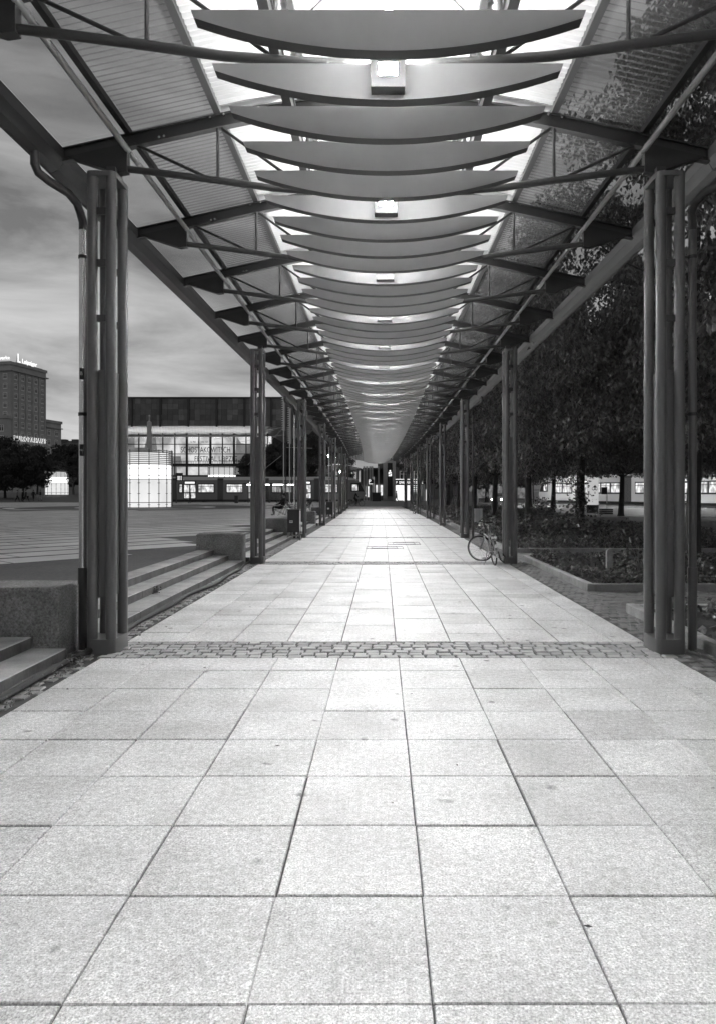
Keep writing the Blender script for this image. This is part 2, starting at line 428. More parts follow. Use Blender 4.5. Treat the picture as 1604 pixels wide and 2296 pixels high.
for k in range(1, NCOL): cob_stuff(m, XL-.05+bend(strips[k]), XR+.1+bend(strips[k]), strips[k]-.3, strips[k]+.3, .135 if k < 3 else .27, .122)
tag(m.obj('cobble', 'cobble', floor), kind='stuff')
m = MB(); cob_stuff(m, -3.12, XL-.06, 1.0, 24, .13, .13); tag(m.obj('cobble', 'mid_cobble', floor), kind='stuff')
m = MB(); cob_stuff(m, XR+.06, 3.36, 2.0, 30, .11, .17); tag(m.obj('cobble', 'dark_cobble', floor), kind='stuff')
# inset covers in the walkway
for (x0, x1, y0, y1, lb) in ((-.47, .62, 20.1, 20.9, 'low inset service cover with double frame in the pale walkway'), (.18, 1.2, 21.7, 22.7, 'inset service cover with dotted edge beside another cover in the walkway')):
    t = thing('service_cover', lb, 'cover', ((x0+x1)/2, (y0+y1)/2, .004), 0, 'covers set in the walkway'); a = (x1-x0)/2; b = (y1-y0)/2
    fr = MB()
    for q in (0, .16): 
        fr.box(-a+q,a-q,-b+q,-b+q+.022,-.005,.004).box(-a+q,a-q,b-q-.022,b-q,-.005,.004).box(-a+q,-a+q+.022,-b+q+.022,b-q-.022,-.005,.004).box(a-q-.022,a-q,-b+q+.022,b-q-.022,-.005,.004)
    fr.obj('frame', 'steel_dark', t); d = MB()
    for k in range(14):
        d.box(-a+.05+k*(2*a-.1)/14, -a+.05+k*(2*a-.1)/14+.03, -b+.05, -b+.12, -.004, .003); d.box(-a+.05+k*(2*a-.1)/14, -a+.05+k*(2*a-.1)/14+.03, b-.12, b-.05, -.004, .003)
    tag(d.obj('stud', 'steel_dark', t), kind='stuff')

# ================================================================== STEPS, BLOCKS on the left
rnd = random.Random(5)
for k in range(-1, NCOL-1):
    ya = Y0 + BAY*k + .22; yb = Y0 + BAY*(k+1) - .42
    if k == -1: lbl = 'flight of three granite steps with a cable, before the first block'
    else: lbl = 'flight of three low granite steps between two granite blocks'
    t = thing('steps', lbl, 'steps', (-3.12+bend(ya), ya, 0), turn(ya, BAY), 'steps up to the square')
    for s, (z0, z1) in enumerate(((-.03,.105),(.105,.22),(.22,.335))):
        y = 0
        while y < yb-ya-.01:
            l = rnd.uniform(1.2, 1.7)
            if yb-ya-(y+l) < .7: l = yb-ya-y
            x1 = -.345*s; x0 = x1 - (.372 if s < 2 else .345)
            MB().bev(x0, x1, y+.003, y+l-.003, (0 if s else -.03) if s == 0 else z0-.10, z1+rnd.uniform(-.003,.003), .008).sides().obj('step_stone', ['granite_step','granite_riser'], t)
            y += l
for k in range(0, NCOL):
    yb = Y0 + BAY*k
    lb = ('massive rough granite block ending the steps beside the column with the steel downpipe' if k == 0 else 'rough granite block standing between two flights of steps')
    m = MB(); nx, nz = 9, 6
    m.bev(bend(yb)+(-4.3 if k == 0 else -4.2), bend(yb)-3.20, yb-.41, yb+.21, -.03, .70, .03)
    tag(m.obj('granite_block', 'granite_block'), lb, 'block', 'granite blocks between the steps')
# dark cable along the foot of the steps
pts = []
for i in range(60):
    y = .5 + i*.27; pts.append((-2.985+.05*sin(y*1.1)+.03*sin(y*2.7)- .05*math.exp(-((y-7.3)/.9)**2), y, .035))
tag(MB().tube(pts, .028, 8).obj('cable', 'rubber', smooth=True), 'thick black cable lying along the foot of the steps', 'cable')
tag(MB().tube([(p[0]-.07+.02*sin(p[1]*3), p[1]+.1, .022) for p in pts[:52]], .017, 6).obj('cable', 'rubber', smooth=True), 'thin black cable lying beside the thick one at the steps', 'cable')

# ================================================================== THE CANOPY
can = thing('canopy', 'long arched steel canopy with white translucent roof and hanging crescent louvres', 'canopy', (CX, 0, 0))
def zr(x):
    x = abs(x); return 5.74-.0655*x*x if x < 1.76 else 5.537-.22*(x-1.76)
def sweep(xs, half_w, t0, t1):                 # bar along the rafter curve
    m = MB()
    for a, b in zip(xs, xs[1:]):
        m.add([(a,-half_w,zr(a)+t0),(b,-half_w,zr(b)+t0),(b,half_w,zr(b)+t0),(a,half_w,zr(a)+t0),(a,-half_w,zr(a)+t1),(b,-half_w,zr(b)+t1),(b,half_w,zr(b)+t1),(a,half_w,zr(a)+t1)],
              [(3,2,1,0),(4,5,6,7),(0,1,5,4),(2,3,7,6)])
    return m
xs = [-3.42,-2.9,-2.3,-1.76,-1.3,-.9,-.45,0,.45,.9,1.3,1.76,2.3,2.9,3.42]
rf = sweep(xs, .010, -.06, .06)
for q in (sweep(xs, .042, -.072, -.060), sweep(xs, .042, .060, .072)): rf.add(q.v, q.f)
RAFTER = rf.mesh('truss', 'steel_paint')
ch = [(-2.76,0,5.05),(-2.3,0,4.995),(-1.76,0,4.925),(-1.2,0,4.845),(-.6,0,4.80),(0,0,4.785)]
CH = {}
for s in (-1, 1):
    CH[s] = MB().tube([(-s*p[0]*-1*-1 if False else (p[0] if s < 0 else -p[0]), 0, p[2]) for p in ch], .036, 10).mesh('bottom_chord', 'steel_paint', True)
GUS = {s: MB().prism([(s*3.33,5.155),(s*2.70,5.30),(s*2.70,5.0),(s*2.80,4.985)], 'y', -.045, .045).mesh('gusset', 'steel_dark') for s in (-1,1)}
STR = {s: MB().tube([(s*1.76,0,4.93),(s*1.76,0,zr(1.76)-.06)], .017, 8).mesh('strut', 'steel_paint', True) for s in (-1,1)}
DG1 = {s: MB().tube([(s*2.64,0,5.31),(s*1.86,0,4.95)], .017, 8).mesh('diagonal', 'steel_paint', True) for s in (-1,1)}
DG2 = {s: MB().tube([(s*1.72,0,5.47),(s*.84,0,4.84)], .016, 8).mesh('diagonal', 'steel_paint', True) for s in (-1,1)}
PST = {s: MB().tube([(s*.82,0,4.92),(s*.82,0,zr(.82)-.06)], .022, 8).mesh('post', 'steel_paint', True) for s in (-1,1)}
DG3 = {s: MB().tube([(s*.80,0,4.93),(s*.06,0,zr(.06)-.07)], .014, 6).mesh('diagonal', 'steel_paint', True) for s in (-1,1)}
KS = list(range(-6, 30))
trusses = []
for k in KS:
    y = Y0 + TR*k
    t = place(RAFTER, 'truss', can, (bend(y), y, 0), turn(y-1, 2)); trusses.append(t)
    for s in (-1, 1):
        for nm, D in (('bottom_chord', CH), ('gusset', GUS), ('strut', STR), ('diagonal', DG1), ('diagonal', DG2), ('post', PST), ('diagonal', DG3)):
            place(D[s], nm, t)
# bolts at the nodes of the nearest trusses
nb = MB()
for s in (-1, 1):
    for (dx, dz) in ((-.07,.09),(.07,.09),(-.55,.0),(-.6,.0)):
        x = s*1.76+dx; nb.tube([(x,-.03,zr(x)+dz-.05),(x,-.055,zr(x)+dz-.05)], .014, 6)
NB = nb.mesh('bolt_set', 'chrome')
for t in trusses[4:10]: tag(place(NB, 'bolt_set', t), kind='stuff')
# purlins, carriers, gutters: one length per bay
def run(name, mesh, y): return place(mesh, name, can, (bend(y), y, 0), turn(y, BAY))
L = BAY
for s in (-1, 1):
    z = zr(1.76)
    p1 = MB().box(s*1.76-.035, s*1.76+.035, 0, L-.01, z+.074, z+.088).box(s*1.76-.006, s*1.76+.006, 0, L-.01, z+.088, z+.15).mesh('skylight_purlin', 'steel_paint')
    z2 = zr(2.70)
    p2 = MB().tube([(s*2.70,0,z2-.095),(s*2.70,L-.01,z2-.095)], .032, 10).mesh('purlin_tube', 'purlin_paint', True)
    p2b = MB().box(s*2.70-.03, s*2.70+.03, 0, L-.01, z2+.074, z2+.135).mesh('purlin', 'steel_dark')
    p3 = MB().box(s*.82-.035, s*.82+.035, 0, L-.01, 4.845, 4.93).box(s*.82-.05, s*.82+.05, 0, L-.01, 4.93, 4.942).mesh('louvre_carrier', 'steel_paint')
    p4 = MB().box(s*.82-.03, s*.82+.03, 0, L-.01, zr(.82)+.074, zr(.82)+.13).mesh('purlin', 'steel_dark')
    gpoly = [(s*3.37,5.25),(s*3.37,5.13),(s*3.43,5.035),(s*3.50,5.00),(s*3.54,5.00),(s*3.54,5.19),(s*3.525,5.19),(s*3.525,5.02),(s*3.45,5.06),(s*3.39,5.15),(s*3.39,5.25)]
    if s > 0: gpoly = gpoly[::-1]
    g1 = MB().prism(gpoly, 'y', 0, L-.01).mesh('gutter', 'steel_dark' if s < 0 else 'column_paint')  # shaded left eave and lit right eave put into two paints
    for b in range(-2, 8):
        y = Y0 + BAY*b
        if y > YEND-1: continue
        for nm, q in (('skylight_purlin',p1),('purlin_tube',p2),('purlin',p2b),('louvre_carrier',p3),('purlin',p4),('gutter',g1)): run(nm, q, y)
mid = MB().box(-.03,.03,0,L-.01,4.86,4.99).mesh('louvre_carrier', 'steel_paint')
for b in range(-2, 7): run('louvre_carrier', mid, Y0+BAY*b)
# roof sheets, real corrugation running across the arcade
def sheet(x0, x1, nx, amp, pitch, lift, over=0., steps=4):
    m = MB(); ny = int(TR/pitch*steps); o = []
    for j in range(ny+1):
        y = (TR+over)*j/ny
        for i in range(nx+1):
            x = lerp(x0, x1, i/nx); m.v.append((x, y, zr(x)+lift+amp*sin(2*pi*y/pitch)))
    for j in range(ny):
        for i in range(nx):
            a = j*(nx+1)+i; m.f.append((a, a+1, a+nx+2, a+nx+1)); m.mi.append(0)
    return m
SC = sheet(-1.74, 1.74, 12, .010, .0785, .165).mesh('roof_sheet', 'sheet_white', True)
SU = {s: sheet(s*1.80, s*2.69, 3, .020, .0785, .150).mesh('side_sheet', 'sheet_clear', True) for s in (-1,1)}
SLo = {s: sheet(s*2.71, s*3.42, 2, .002, .157, .140).mesh('side_sheet', 'sheet_plain', True) for s in (-1,1)}
for k in KS[:-1]:
    y = Y0 + TR*k
    place(SC, 'roof_sheet', can, (bend(y),y,0), turn(y,TR))
    for s in (-1,1): place(SU[s], 'side_sheet', can, (bend(y),y,0), turn(y,TR)); place(SLo[s], 'side_sheet', can, (bend(y),y,0), turn(y,TR))
# crescent louvres
HW = 1.255; Pt = []
n = 24
top = [(-HW,4.745),(HW,4.745)]
botm = []
for i in range(n+1):
    x = lerp(HW, -HW, i/n)*.985; botm.append((x, 4.70-.215*(1-(x/HW)**2)))
poly = top + botm
lv = MB(); lv.cur = 0; NP = len(poly)
Vs = [(p[0], -.048, p[1]) for p in poly] + [(p[0], .048, p[1]) for p in poly]
lv.add(Vs, [tuple(range(NP))[::-1], tuple(range(NP, 2*NP))])
lv.cur = 1
lv.f += [(i, (i+1)%NP, NP+(i+1)%NP, NP+i) for i in range(NP)]; lv.mi += [1]*NP
LOUV = lv.mesh('louvre', ['louvre_paint', 'louvre_edge'])
U = TR/4
j = -24; nl = 0
while True:
    y = Y0-.07 + U*j
    if y > YEND: break
    place(LOUV, 'louvre', can, (bend(y), y, -.025), turn(y-1,2)); j += 1; nl += 1
# flood lamps on the louvres in the truss planes
hm = MB()
hm.add([(-.118,-.15,4.575),(.118,-.15,4.575),(.118,-.04,4.575),(-.118,-.04,4.575),(-.128,-.15,4.80),(.128,-.15,4.80),(.128,-.04,4.80),(-.128,-.04,4.80)],
       [(3,2,1,0),(4,5,6,7),(1,2,6,5),(2,3,7,6),(3,0,4,7)])
# front face with an opening
x0,x1,z0,z1 = -.066,.066,4.655,4.745
hm.add([(-.118,-.15,4.575),(.118,-.15,4.575),(.128,-.15,4.80),(-.128,-.15,4.80),(x0,-.15,z0),(x1,-.15,z0),(x1,-.15,z1),(x0,-.15,z1),(x0,-.06,z0-.03),(x1,-.06,z0-.03),(x1,-.13,z1),(x0,-.13,z1)],
       [(0,1,5,4),(1,2,6,5),(2,3,7,6),(3,0,4,7),(4,5,9,8),(5,6,10,9),(6,7,11,10),(7,4,8,11)])
HOUSE = hm.mesh('housing', 'lamp_case')
LENS = MB().add([(x0+.002,-.072,z0+.004),(x1-.002,-.072,z0+.004),(x1-.002,-.146,z1-.002),(x0+.002,-.146,z1-.002)], [(0,1,2,3)]).mesh('lens', 'lamp_lens')
LENS_UP = MB().add([(-.115,-.145,4.803),(.115,-.145,4.803),(.115,-.045,4.803),(-.115,-.045,4.803)], [(0,1,2,3)]).mesh('upper_lens', 'lamp_lens_up')
ARM = MB().bar((-.07,-.1,4.80),(-.03,-.02,4.94),.02,.02).bar((.07,-.1,4.80),(.03,-.02,4.94),.02,.02).mesh('bracket', 'steel_paint')
for k in KS[:-1]:
    t = thing('flood_lamp', 'square grey flood lamp with glowing lens mounted on a crescent louvre', 'lamp', (CX+bend(Y0+TR*k), Y0-.07+TR*k, -.08), turn(Y0+TR*k-1,2), 'flood lamps along the louvres')
    place(HOUSE, 'housing', t); place(LENS, 'lens', t); place(LENS_UP, 'upper_lens', t); place(ARM, 'bracket', t)

# ================================================================== COLUMNS and downpipes
def column_parts(s):
    D = []
    xi, xo, yf, yb, r = s*-.095, s*.095, -.16, .16, .053
    for (x, y) in ((xi,yf),(xo,yf),(xi,yb),(xo,yb)):
        D.append(('tube', MB().tube([(x,y,.10),(x,y,4.90)], r, 20).mesh('tube', 'column_paint', True)))
    def rbox(m, x0, x1, y0, y1, z0, z1, c):
        P = []
        for (cx, cy, a0) in ((x1-c,y1-c,0),(x0+c,y1-c,pi/2),(x0+c,y0+c,pi),(x1-c,y0+c,1.5*pi)):
            for q in range(4): P.append((cx+c*cos(a0+q*pi/6), cy+c*sin(a0+q*pi/6)))
        m.prism(P, 'z', z0, z1)
    b = MB(); rbox(b, -.149,.149,-.214,.214,-.03,.145,.05); D.append(('base', b.mesh('base', 'column_paint', True)))
    c = MB()
    for (x0,x1,y0,y1) in ((-.149,.149,-.214,-.10),(-.149,.149,.10,.214),(-.149,-.03,-.0999,.0999),(.03,.149,-.0999,.0999)):
        c.box(x0,x1,y0,y1,4.86,4.90)
    c = MB(); rbox(c, -.1485,.1485,-.2135,.2135,4.885,4.935,.05); D.append(('cap', c.mesh('cap', 'column_paint', True)))
    D.append(('panel', MB().box(-.075,.075,-.14,.14,.57,2.91).mesh('panel', 'column_paint')))
    for z in (3.40, 3.97, 4.5):
        D.append(('spacer', MB().box(-.06,.06,-.18,-.14,z,z+.07).box(-.06,.06,.14,.18,z,z+.07).mesh('spacer', 'steel_paint')))
    D.append(('stem', MB().box(-s*.05-.05,-s*.05+.05,-.05,.05,4.936,5.05).box(-s*.05+.058*-s-.008,-s*.05+.058*-s+.008,-.10,.10,4.936,5.02).mesh('stem', 'steel_paint')))
    return D
CP = {s: column_parts(s) for s in (-1, 1)}
def pipe_parts(s):
    x = s*(.262 if s < 0 else .30)
    up = MB().tube([(s*.56,-.42,5.02),(s*.56,-.42,4.90),(s*.54,-.39,4.83),(s*.47,-.30,4.78),(s*.34,-.17,4.72),(s*.30,-.06,4.66),(s*.285,-.01,4.58),(x,0,4.48),(x,0,4.40)], .043, 14).mesh('bend', 'steel_paint', True)
    lo_top = .80
    mid_ = MB().tube([(x,0,4.42),(x,0,lo_top)], .0405, 16).mesh('pipe', 'zinc' if s < 0 else 'column_paint', True)
    ft = MB().tube([(x,0,lo_top+.06),(x,0,lo_top+.05),(x,0,lo_top-.10),(x,0,lo_top-.12),(x,0,-.03)], [.049,.051,.051,.046,.046], 16).mesh('standpipe', 'steel_paint' if s < 0 else 'column_paint', True)
    br = [MB().tube([(x,0,z),(x,0,z+.035)], .047, 14).bar((x-s*.04,0,z+.017),(s*.12,-.02,z+.017),.02,.02).mesh('bracket', 'steel_dark', True) for z in (4.1, 2.45)]
    return [('bend',up),('pipe',mid_),('standpipe',ft)] + [('bracket',b) for b in br]
PP = {s: pipe_parts(s) for s in (-1, 1)}
stick = None
for k in range(NCOL):
    for s in (-1, 1):
        y = Y0 + BAY*k
        side = 'beside the granite steps' if s < 0 else 'beside the planting beds'
        if k == 1 and s == 1: lb = 'grey four-tube steel column with a bicycle parked against it'
        elif k % 2 == 0: lb = 'grey four-tube steel column with a rain downpipe, %s' % side
        else: lb = 'grey four-tube steel column without downpipe, %s' % side
        t = thing('support_column', lb, 'column', (CX+s*2.915+bend(y), y, 0), 0, 'columns carrying the canopy')
        for nm, me in CP[s]: place(me, nm, t)
        if k % 2 == 0:
            lp = ('shiny zinc rain downpipe with dark foot strapped to a column beside the steps' if s < 0 else 'painted grey rain downpipe strapped to a column beside the planting beds')
            p = thing('downpipe', lp, 'pipe', (CX+s*2.915+bend(y), y, 0), 0, 'rain downpipes')
            if k == 0 and s < 0: stick = p
            for nm, me in PP[s]: place(me, nm, p)
# stickers on the nearest downpipe
def sticker(z, h, txt, label):
    a0, a1 = -2.1, -.9; x, r = -.262, .0425; m = MB()
    for q in range(6):
        t0 = lerp(a0,a1,q/6); t1 = lerp(a0,a1,(q+1)/6)
        m.add([(x+r*cos(t0),r*sin(t0),z),(x+r*cos(t1),r*sin(t1),z),(x+r*cos(t1),r*sin(t1),z+h),(x+r*cos(t0),r*sin(t0),z+h)], [(0,1,2,3)])
    o = m.obj('sticker', 'ink', stick); tx = text_mesh(txt, .05 if len(txt) == 1 else .026, 'white_paint', .0006)
    place(tx, 'lettering', o, (x, -r-.0015, z+h/2))
sticker(2.83, .12, 'B', ''); sticker(2.03, .12, 'KSG', '')

# ================================================================== PLANTING BEDS on the right
def leafcloud(m, r2, x, y, z, s, up=.6):
    a = r2.uniform(0, 2*pi); n = Vector((r2.gauss(0,1), r2.gauss(0,1), abs(r2.gauss(0,1))*2*up+.1)).normalized()
    u = n.cross(Vector((cos(a), sin(a), .3))).normalized(); w = n.cross(u); c = Vector((x,y,z)); b = n*s*.12
    m.add([c-w*s*.5, c+u*s*.42-b, c+w*s*.55, c-u*s*.42-b], [(0,1,2),(0,2,3)])
beds = [(-2.0, 9.55), (11.55, 16.9), (18.8, 26.0), (27.9, 35.0), (36.9, 44.0), (46, 53), (55, 62), (64, 72)]
rnd = random.Random(21)
for bi, (ya, yb) in enumerate(beds):
    xa = 3.40 if bi != 0 else 3.34; xb = 12.0
    lb = ['low planting bed with sparse ivy behind the tall downpipe column', 'ivy planting bed with a small stone marker post in it', 'planting bed of ivy with a thick tree trunk and bushy shrubs'][bi] if bi < 3 else 'kerbed ivy planting bed further along the arcade'
    t = thing('planting_bed', lb, 'planting bed', (0,0,0), 0, 'planting beds along the arcade')
    y = ya
    while y < yb-.05:
        l = rnd.uniform(.9, 1.25); 
        if yb-(y+l) < .5: l = yb-y
        MB().bev(xa, xa+.12, y+.004, y+l-.004, -.04, .125+rnd.uniform(-.008,.004), .012).obj('kerb_stone', 'kerb_stone', t); y += l
    for ye in (ya, yb-.12):
        x = xa+.125
        while x < xb:
            l = 1.1; MB().bev(x, x+l-.006, ye+.002, ye+.12, -.04, .12+rnd.uniform(-.006,.004), .012).obj('kerb_stone', 'kerb_stone', t); x += l
    sm = MB(); nx, ny = 10, 10
    for jj in range(ny):
        for ii in range(nx):
            P = []
            for (u, v) in ((ii,jj),(ii+1,jj),(ii+1,jj+1),(ii,jj+1)):
                X = lerp(xa+.12, xb, u/nx); Y = lerp(ya+.12, yb-.12, v/ny); P.append((X, Y, .06+.05*sin(X*1.7)*sin(Y*1.3)*(1 if 0 < u < nx and 0 < v < ny else 0)))
            sm.add(P, [(0,1,2,3)])
    sm.obj('soil', 'soil', t)
    im = MB(); dens = [120, 330, 260, 150, 90, 60, 40, 40][bi]; xlim = min(xb, 12)
    npl = int(dens*(yb-ya)*(xlim-xa)*.72)
    for q in range(npl):
        X = rnd.uniform(xa+.10, xlim); Y = rnd.uniform(max(ya,1.5)+.05, yb-.08)
        h = .10 + .10*(sin(X*2.1+bi)+sin(Y*1.7)+1)*.5 + (.10 if bi == 2 else 0)
        if bi == 0 and rnd.random() < .55: continue
        leafcloud(im, rnd, X, Y, rnd.uniform(.07, .09+abs(h)), rnd.uniform(.06,.12)*(1 if bi < 4 else 1.8))
    tag(im.obj('ivy', 'ivy', t), kind='stuff')
# cobbled ground between and beside the beds
pth = tag(MB().box(3.30, 14, -3, 74, -.06, -.006).obj('path', 'dark_cobble'), 'dark cobbled path between the planting beds', kind='structure')
m = MB()
for (a, b) in ((9.6, 11.5), (16.95, 18.75)): cob_stuff(m, 3.42, 8.5, a, b, .16, .16, .004)
tag(m.obj('cobble', 'dark_cobble', pth), kind='stuff')
# marker posts
def marker(loc, h, lb):
    o = MB().prism([(-.055,0),(.055,0),(.055,h),(-.02,h-.015),(-.055,h-.055)], 'y', -.04, .04).obj('marker_post', 'kerb_stone', loc=loc); tag(o, lb, 'post', 'stone marker posts in the beds')
marker((4.33, 13.3, .05), .52, 'small square stone marker post with slanted top among ivy leaves')
marker((3.72, 24.2, .05), .55, 'small stone marker post in the ivy behind the parked bicycle')
# dry grass stalks by the marker
gm = None
for (gx, gy, nst, hh, lb) in ((4.2,13.9,7,.75,'dry grass stalks standing behind the stone marker post'), (5.05,13.6,10,.7,'arching dry grass tuft in the ivy bed')):
    gm = MB()
    for q in range(nst):
        a = rnd.uniform(0,2*pi); l = rnd.uniform(.04,.22); h = hh*rnd.uniform(.5,1)
        p = [(gx+rnd.uniform(-.08,.08), gy, .08)]
        for i in range(1,5): f = i/4; p.append((p[0][0]+cos(a)*l*f*f, gy+sin(a)*l*f*f, .08+h*(f-.15*f*f)))
        gm.tube(p, [.006,.006,.005,.004,.002], 4)
    tag(gm.obj('grass_tuft', 'dry_grass'), lb, 'grass')
# weeds in the left cobble strip
wm = MB()
for q in range(70):
    y = rnd.uniform(3.6, 12); x = rnd.uniform(-3.08, -2.80)
    if rnd.random() < .6: y = rnd.choice((4.4,5.4,6.3,6.7))+rnd.uniform(-.25,.25)
    for w in range(5): leafcloud(wm, rnd, x+rnd.uniform(-.03,.03), y+rnd.uniform(-.03,.03), rnd.uniform(.01,.05), rnd.uniform(.012,.032), .5)
tag(wm.obj('weeds', 'dry_grass'), 'small weeds and litter leaves in the cobble joints at the steps', 'weeds', kind='stuff')
wm = MB()
for w in range(26): leafcloud(wm, rnd, -2.93+rnd.gauss(0,.05), 6.62+rnd.gauss(0,.04), rnd.uniform(.01,.09), rnd.uniform(.03,.06), .5)
tag(wm.obj('weed_plant', 'ivy'), 'small leafy weed at the foot of the column by the steps', 'plant')
wm = MB()
for w in range(60): leafcloud(wm, rnd, -3.43+rnd.gauss(0,.035), 10.6+rnd.gauss(0,.05), .11+rnd.uniform(.0,.10), rnd.uniform(.02,.045), .5)
tag(wm.obj('weed_plant', 'ivy'), 'small weed growing on the lowest granite step', 'plant')

# ================================================================== TREES
def crown(seed, R, zb, zt, nleaf, ls, mt, hang=True, lump=80):
    r2 = random.Random(seed); m = MB(); cl = []
    for i in range(lump):                       # leafy twigs gathered in clumps, with gaps between them
        a = r2.uniform(0,2*pi); t = r2.uniform(0,1); z = lerp(zb, zt, t)
        rad = R*(sin(pi*min(1, (t*.80+.18)))**.7)*sqrt(r2.uniform(.12,1)); cl.append((rad*cos(a), rad*sin(a), z+r2.uniform(-.5,.7), r2.uniform(.55,1.2)*R*.24))
    for i in range(nleaf):
        c = cl[r2.randrange(len(cl))]; d = Vector((r2.gauss(0,1), r2.gauss(0,1), r2.gauss(0,1))).normalized()*c[3]*r2.uniform(.2,1)**.5
        p = Vector(c[:3]) + Vector((d.x, d.y, d.z*.75))
        if p.z < zb-.7: continue
        s = ls*r2.uniform(.55,1.3); a = math.atan2(d.y, d.x)+r2.gauss(0,.9)
        n = Vector((cos(a), sin(a), r2.uniform(-.1,1.0))).normalized()
        w = (Vector((0,0,-1)) + Vector((r2.gauss(0,.45), r2.gauss(0,.45), 0))) if hang else Vector((r2.gauss(0,1), r2.gauss(0,1), r2.gauss(0,1)))
        w = (w - n*w.dot(n)).normalized(); u = n.cross(w); b = n*s*.15
        m.add([p-w*s*.5, p+u*s*.36-b, p+w*s*.62, p-u*s*.36-b], [(0,1,2),(0,2,3)])
    return m.mesh('crown', mt)
def trunk(seed, R, zb, zt, r0):
    r2 = random.Random(seed); m = MB(); P = [(0,0,-.1),(0,0,.15)]; rr = [r0*1.5, r0*1.1]; x = y = 0
    for i in range(1,8):
        x += r2.uniform(-.06,.06); y += r2.uniform(-.06,.06); P.append((x,y,.15+i*(zt*.72)/7)); rr.append(r0*(1-.11*i))
    m.tube(P, rr, 10)
    for b in range(9):
        i = r2.randrange(3,7); p = Vector(P[i]); a = r2.uniform(0,2*pi); l = R*r2.uniform(.5,.85); q = [p]
        for f in (.35,.7,1): q.append(p + Vector((cos(a)*l*f, sin(a)*l*f, l*(.55*f)+.1*r2.uniform(-1,1))))
        m.tube(q, [rr[i]*.5, rr[i]*.36, rr[i]*.22, .015], 6)
    return m.mesh('trunk', 'bark', True)
NEARC = [crown(31+i, 4.4, 2.9, 12.5, 44000, .13, 'leaf', True, 95) for i in range(3)]
NEART = [trunk(41+i, 4.3, 2.9, 12, .19) for i in range(3)]
def tree(x, y, i, lb, group, C, T, sc=1., rz=0., z=0.):
    t = thing('linden_tree' if C is NEARC else 'tree', lb, 'tree', (x,y,z), rz, group); t.scale = (sc,sc,sc)
    place(T[i % len(T)], 'trunk', t); place(C[i % len(C)], 'crown', t)
rt = [(7.9,8.6),(7.7,17.3),(7.45,26.4),(7.4,35.2),(7.05,44),(6.9,52.5),(6.6,60.5),(6.5,69)]
for i, (x, y) in enumerate(rt):
    lb = ['linden rising from the sparse ivy bed behind the painted downpipe', 'linden growing in the ivy bed with the slanted stone marker post', 'dark leafy linden with shoots growing low on its thick trunk in the shrub bed', 'linden between the shrub bed and the white ribbed litter bin'][i] if i < 4 else 'dark leafy linden tree in the far beds beside the arcade'
    tree(x, y, i, lb, 'lindens in the beds beside the arcade', NEARC, NEART, 1, i*1.9)
for i, (x, y) in enumerate([(15.5,20),(15.8,31),(16,39),(16.1,47),(13.7,56),(14,66),(22,52)]):
    tree(x, y, i+1, 'linden tree in the further row towards the tram street', 'lindens towards the tram street', NEARC, NEART, 1.0, i*2.3+.6)
# leaf shoots on the trunk of the third linden, and shrubs at its foot
sm = MB()
for q in range(260): leafcloud(sm, rnd, 7.45+rnd.gauss(0,.22), 26.2+rnd.gauss(0,.2), abs(rnd.gauss(1.1,.6))+.15, rnd.uniform(.08,.16))
tag(sm.obj('trunk_shoots', 'ivy'), 'leafy shoots sprouting from the thick linden trunk', 'shoots')
for (x, y, h, nn, lb) in ((5.6,22.6,.9,900,'bushy low shrub in front of the thick linden trunk'), (6.6,21.8,.75,700,'broad leafy shrub beside the thick linden trunk'), (4.5,23.5,.6,500,'low shrub by the kerb behind the parked bicycle'), (8.9,41,.9,500,'dark bush at the foot of a linden towards the street'), (11.5,50,1.0,500,'bush at the edge of the tram street')):
    sm = MB()
    for q in range(nn): leafcloud(sm, rnd, x+rnd.gauss(0,.42), y+rnd.gauss(0,.42), .1+abs(rnd.gauss(0,h*.45)), rnd.uniform(.07,.17))
    for q in range(7): a = q*.9; sm.tube([(x,y,.05),(x+.3*cos(a),y+.3*sin(a),h*.7)], [.012,.004], 4)
    tag(sm.obj('shrub', 'ivy'), lb, 'shrub')
FARC = [crown(71+i, 5.0, 2.2, 9.5, 11000, .34, 'leaf_far', False, 70) for i in range(2)]
FART = [trunk(81+i, 5.0, 2.2, 9, .22) for i in range(2)]
for i, (px, d, sc) in enumerate([(-40,125,1.0),(12,128,1.05),(52,122,.95),(84,154,1.0),(128,162,1.15),(165,150,1.0),(195,160,1.1)]):
    X = (px-VX)*d/FPX
    tree(X, d, i, 'dark tree in the row across the square below the tower', 'trees across the square', FARC, FART, sc, i*1.3, gz(d))
for i, (px, d, sc) in enumerate([(592,126,1.0),(622,122,.95),(668,128,1.15),(700,124,1.1),(728,130,1.1)]):
    tree((px-VX)*d/FPX, d, i, 'dark tree behind the tram beside the concert hall', 'trees behind the tram', FARC, FART, sc, i*1.7, 0)
for i, (px, d, sc) in enumerate([(1010,96,1.3),(1090,104,1.4),(1180,118,1.5),(1300,112,1.5),(1440,105,1.5),(1580,100,1.5)]):
    tree((px-VX)*d/FPX, d, i+1, 'tall dark tree at the far side of the tram street', 'trees at the far side of the street', FARC, FART, sc, i*1.1, 0)

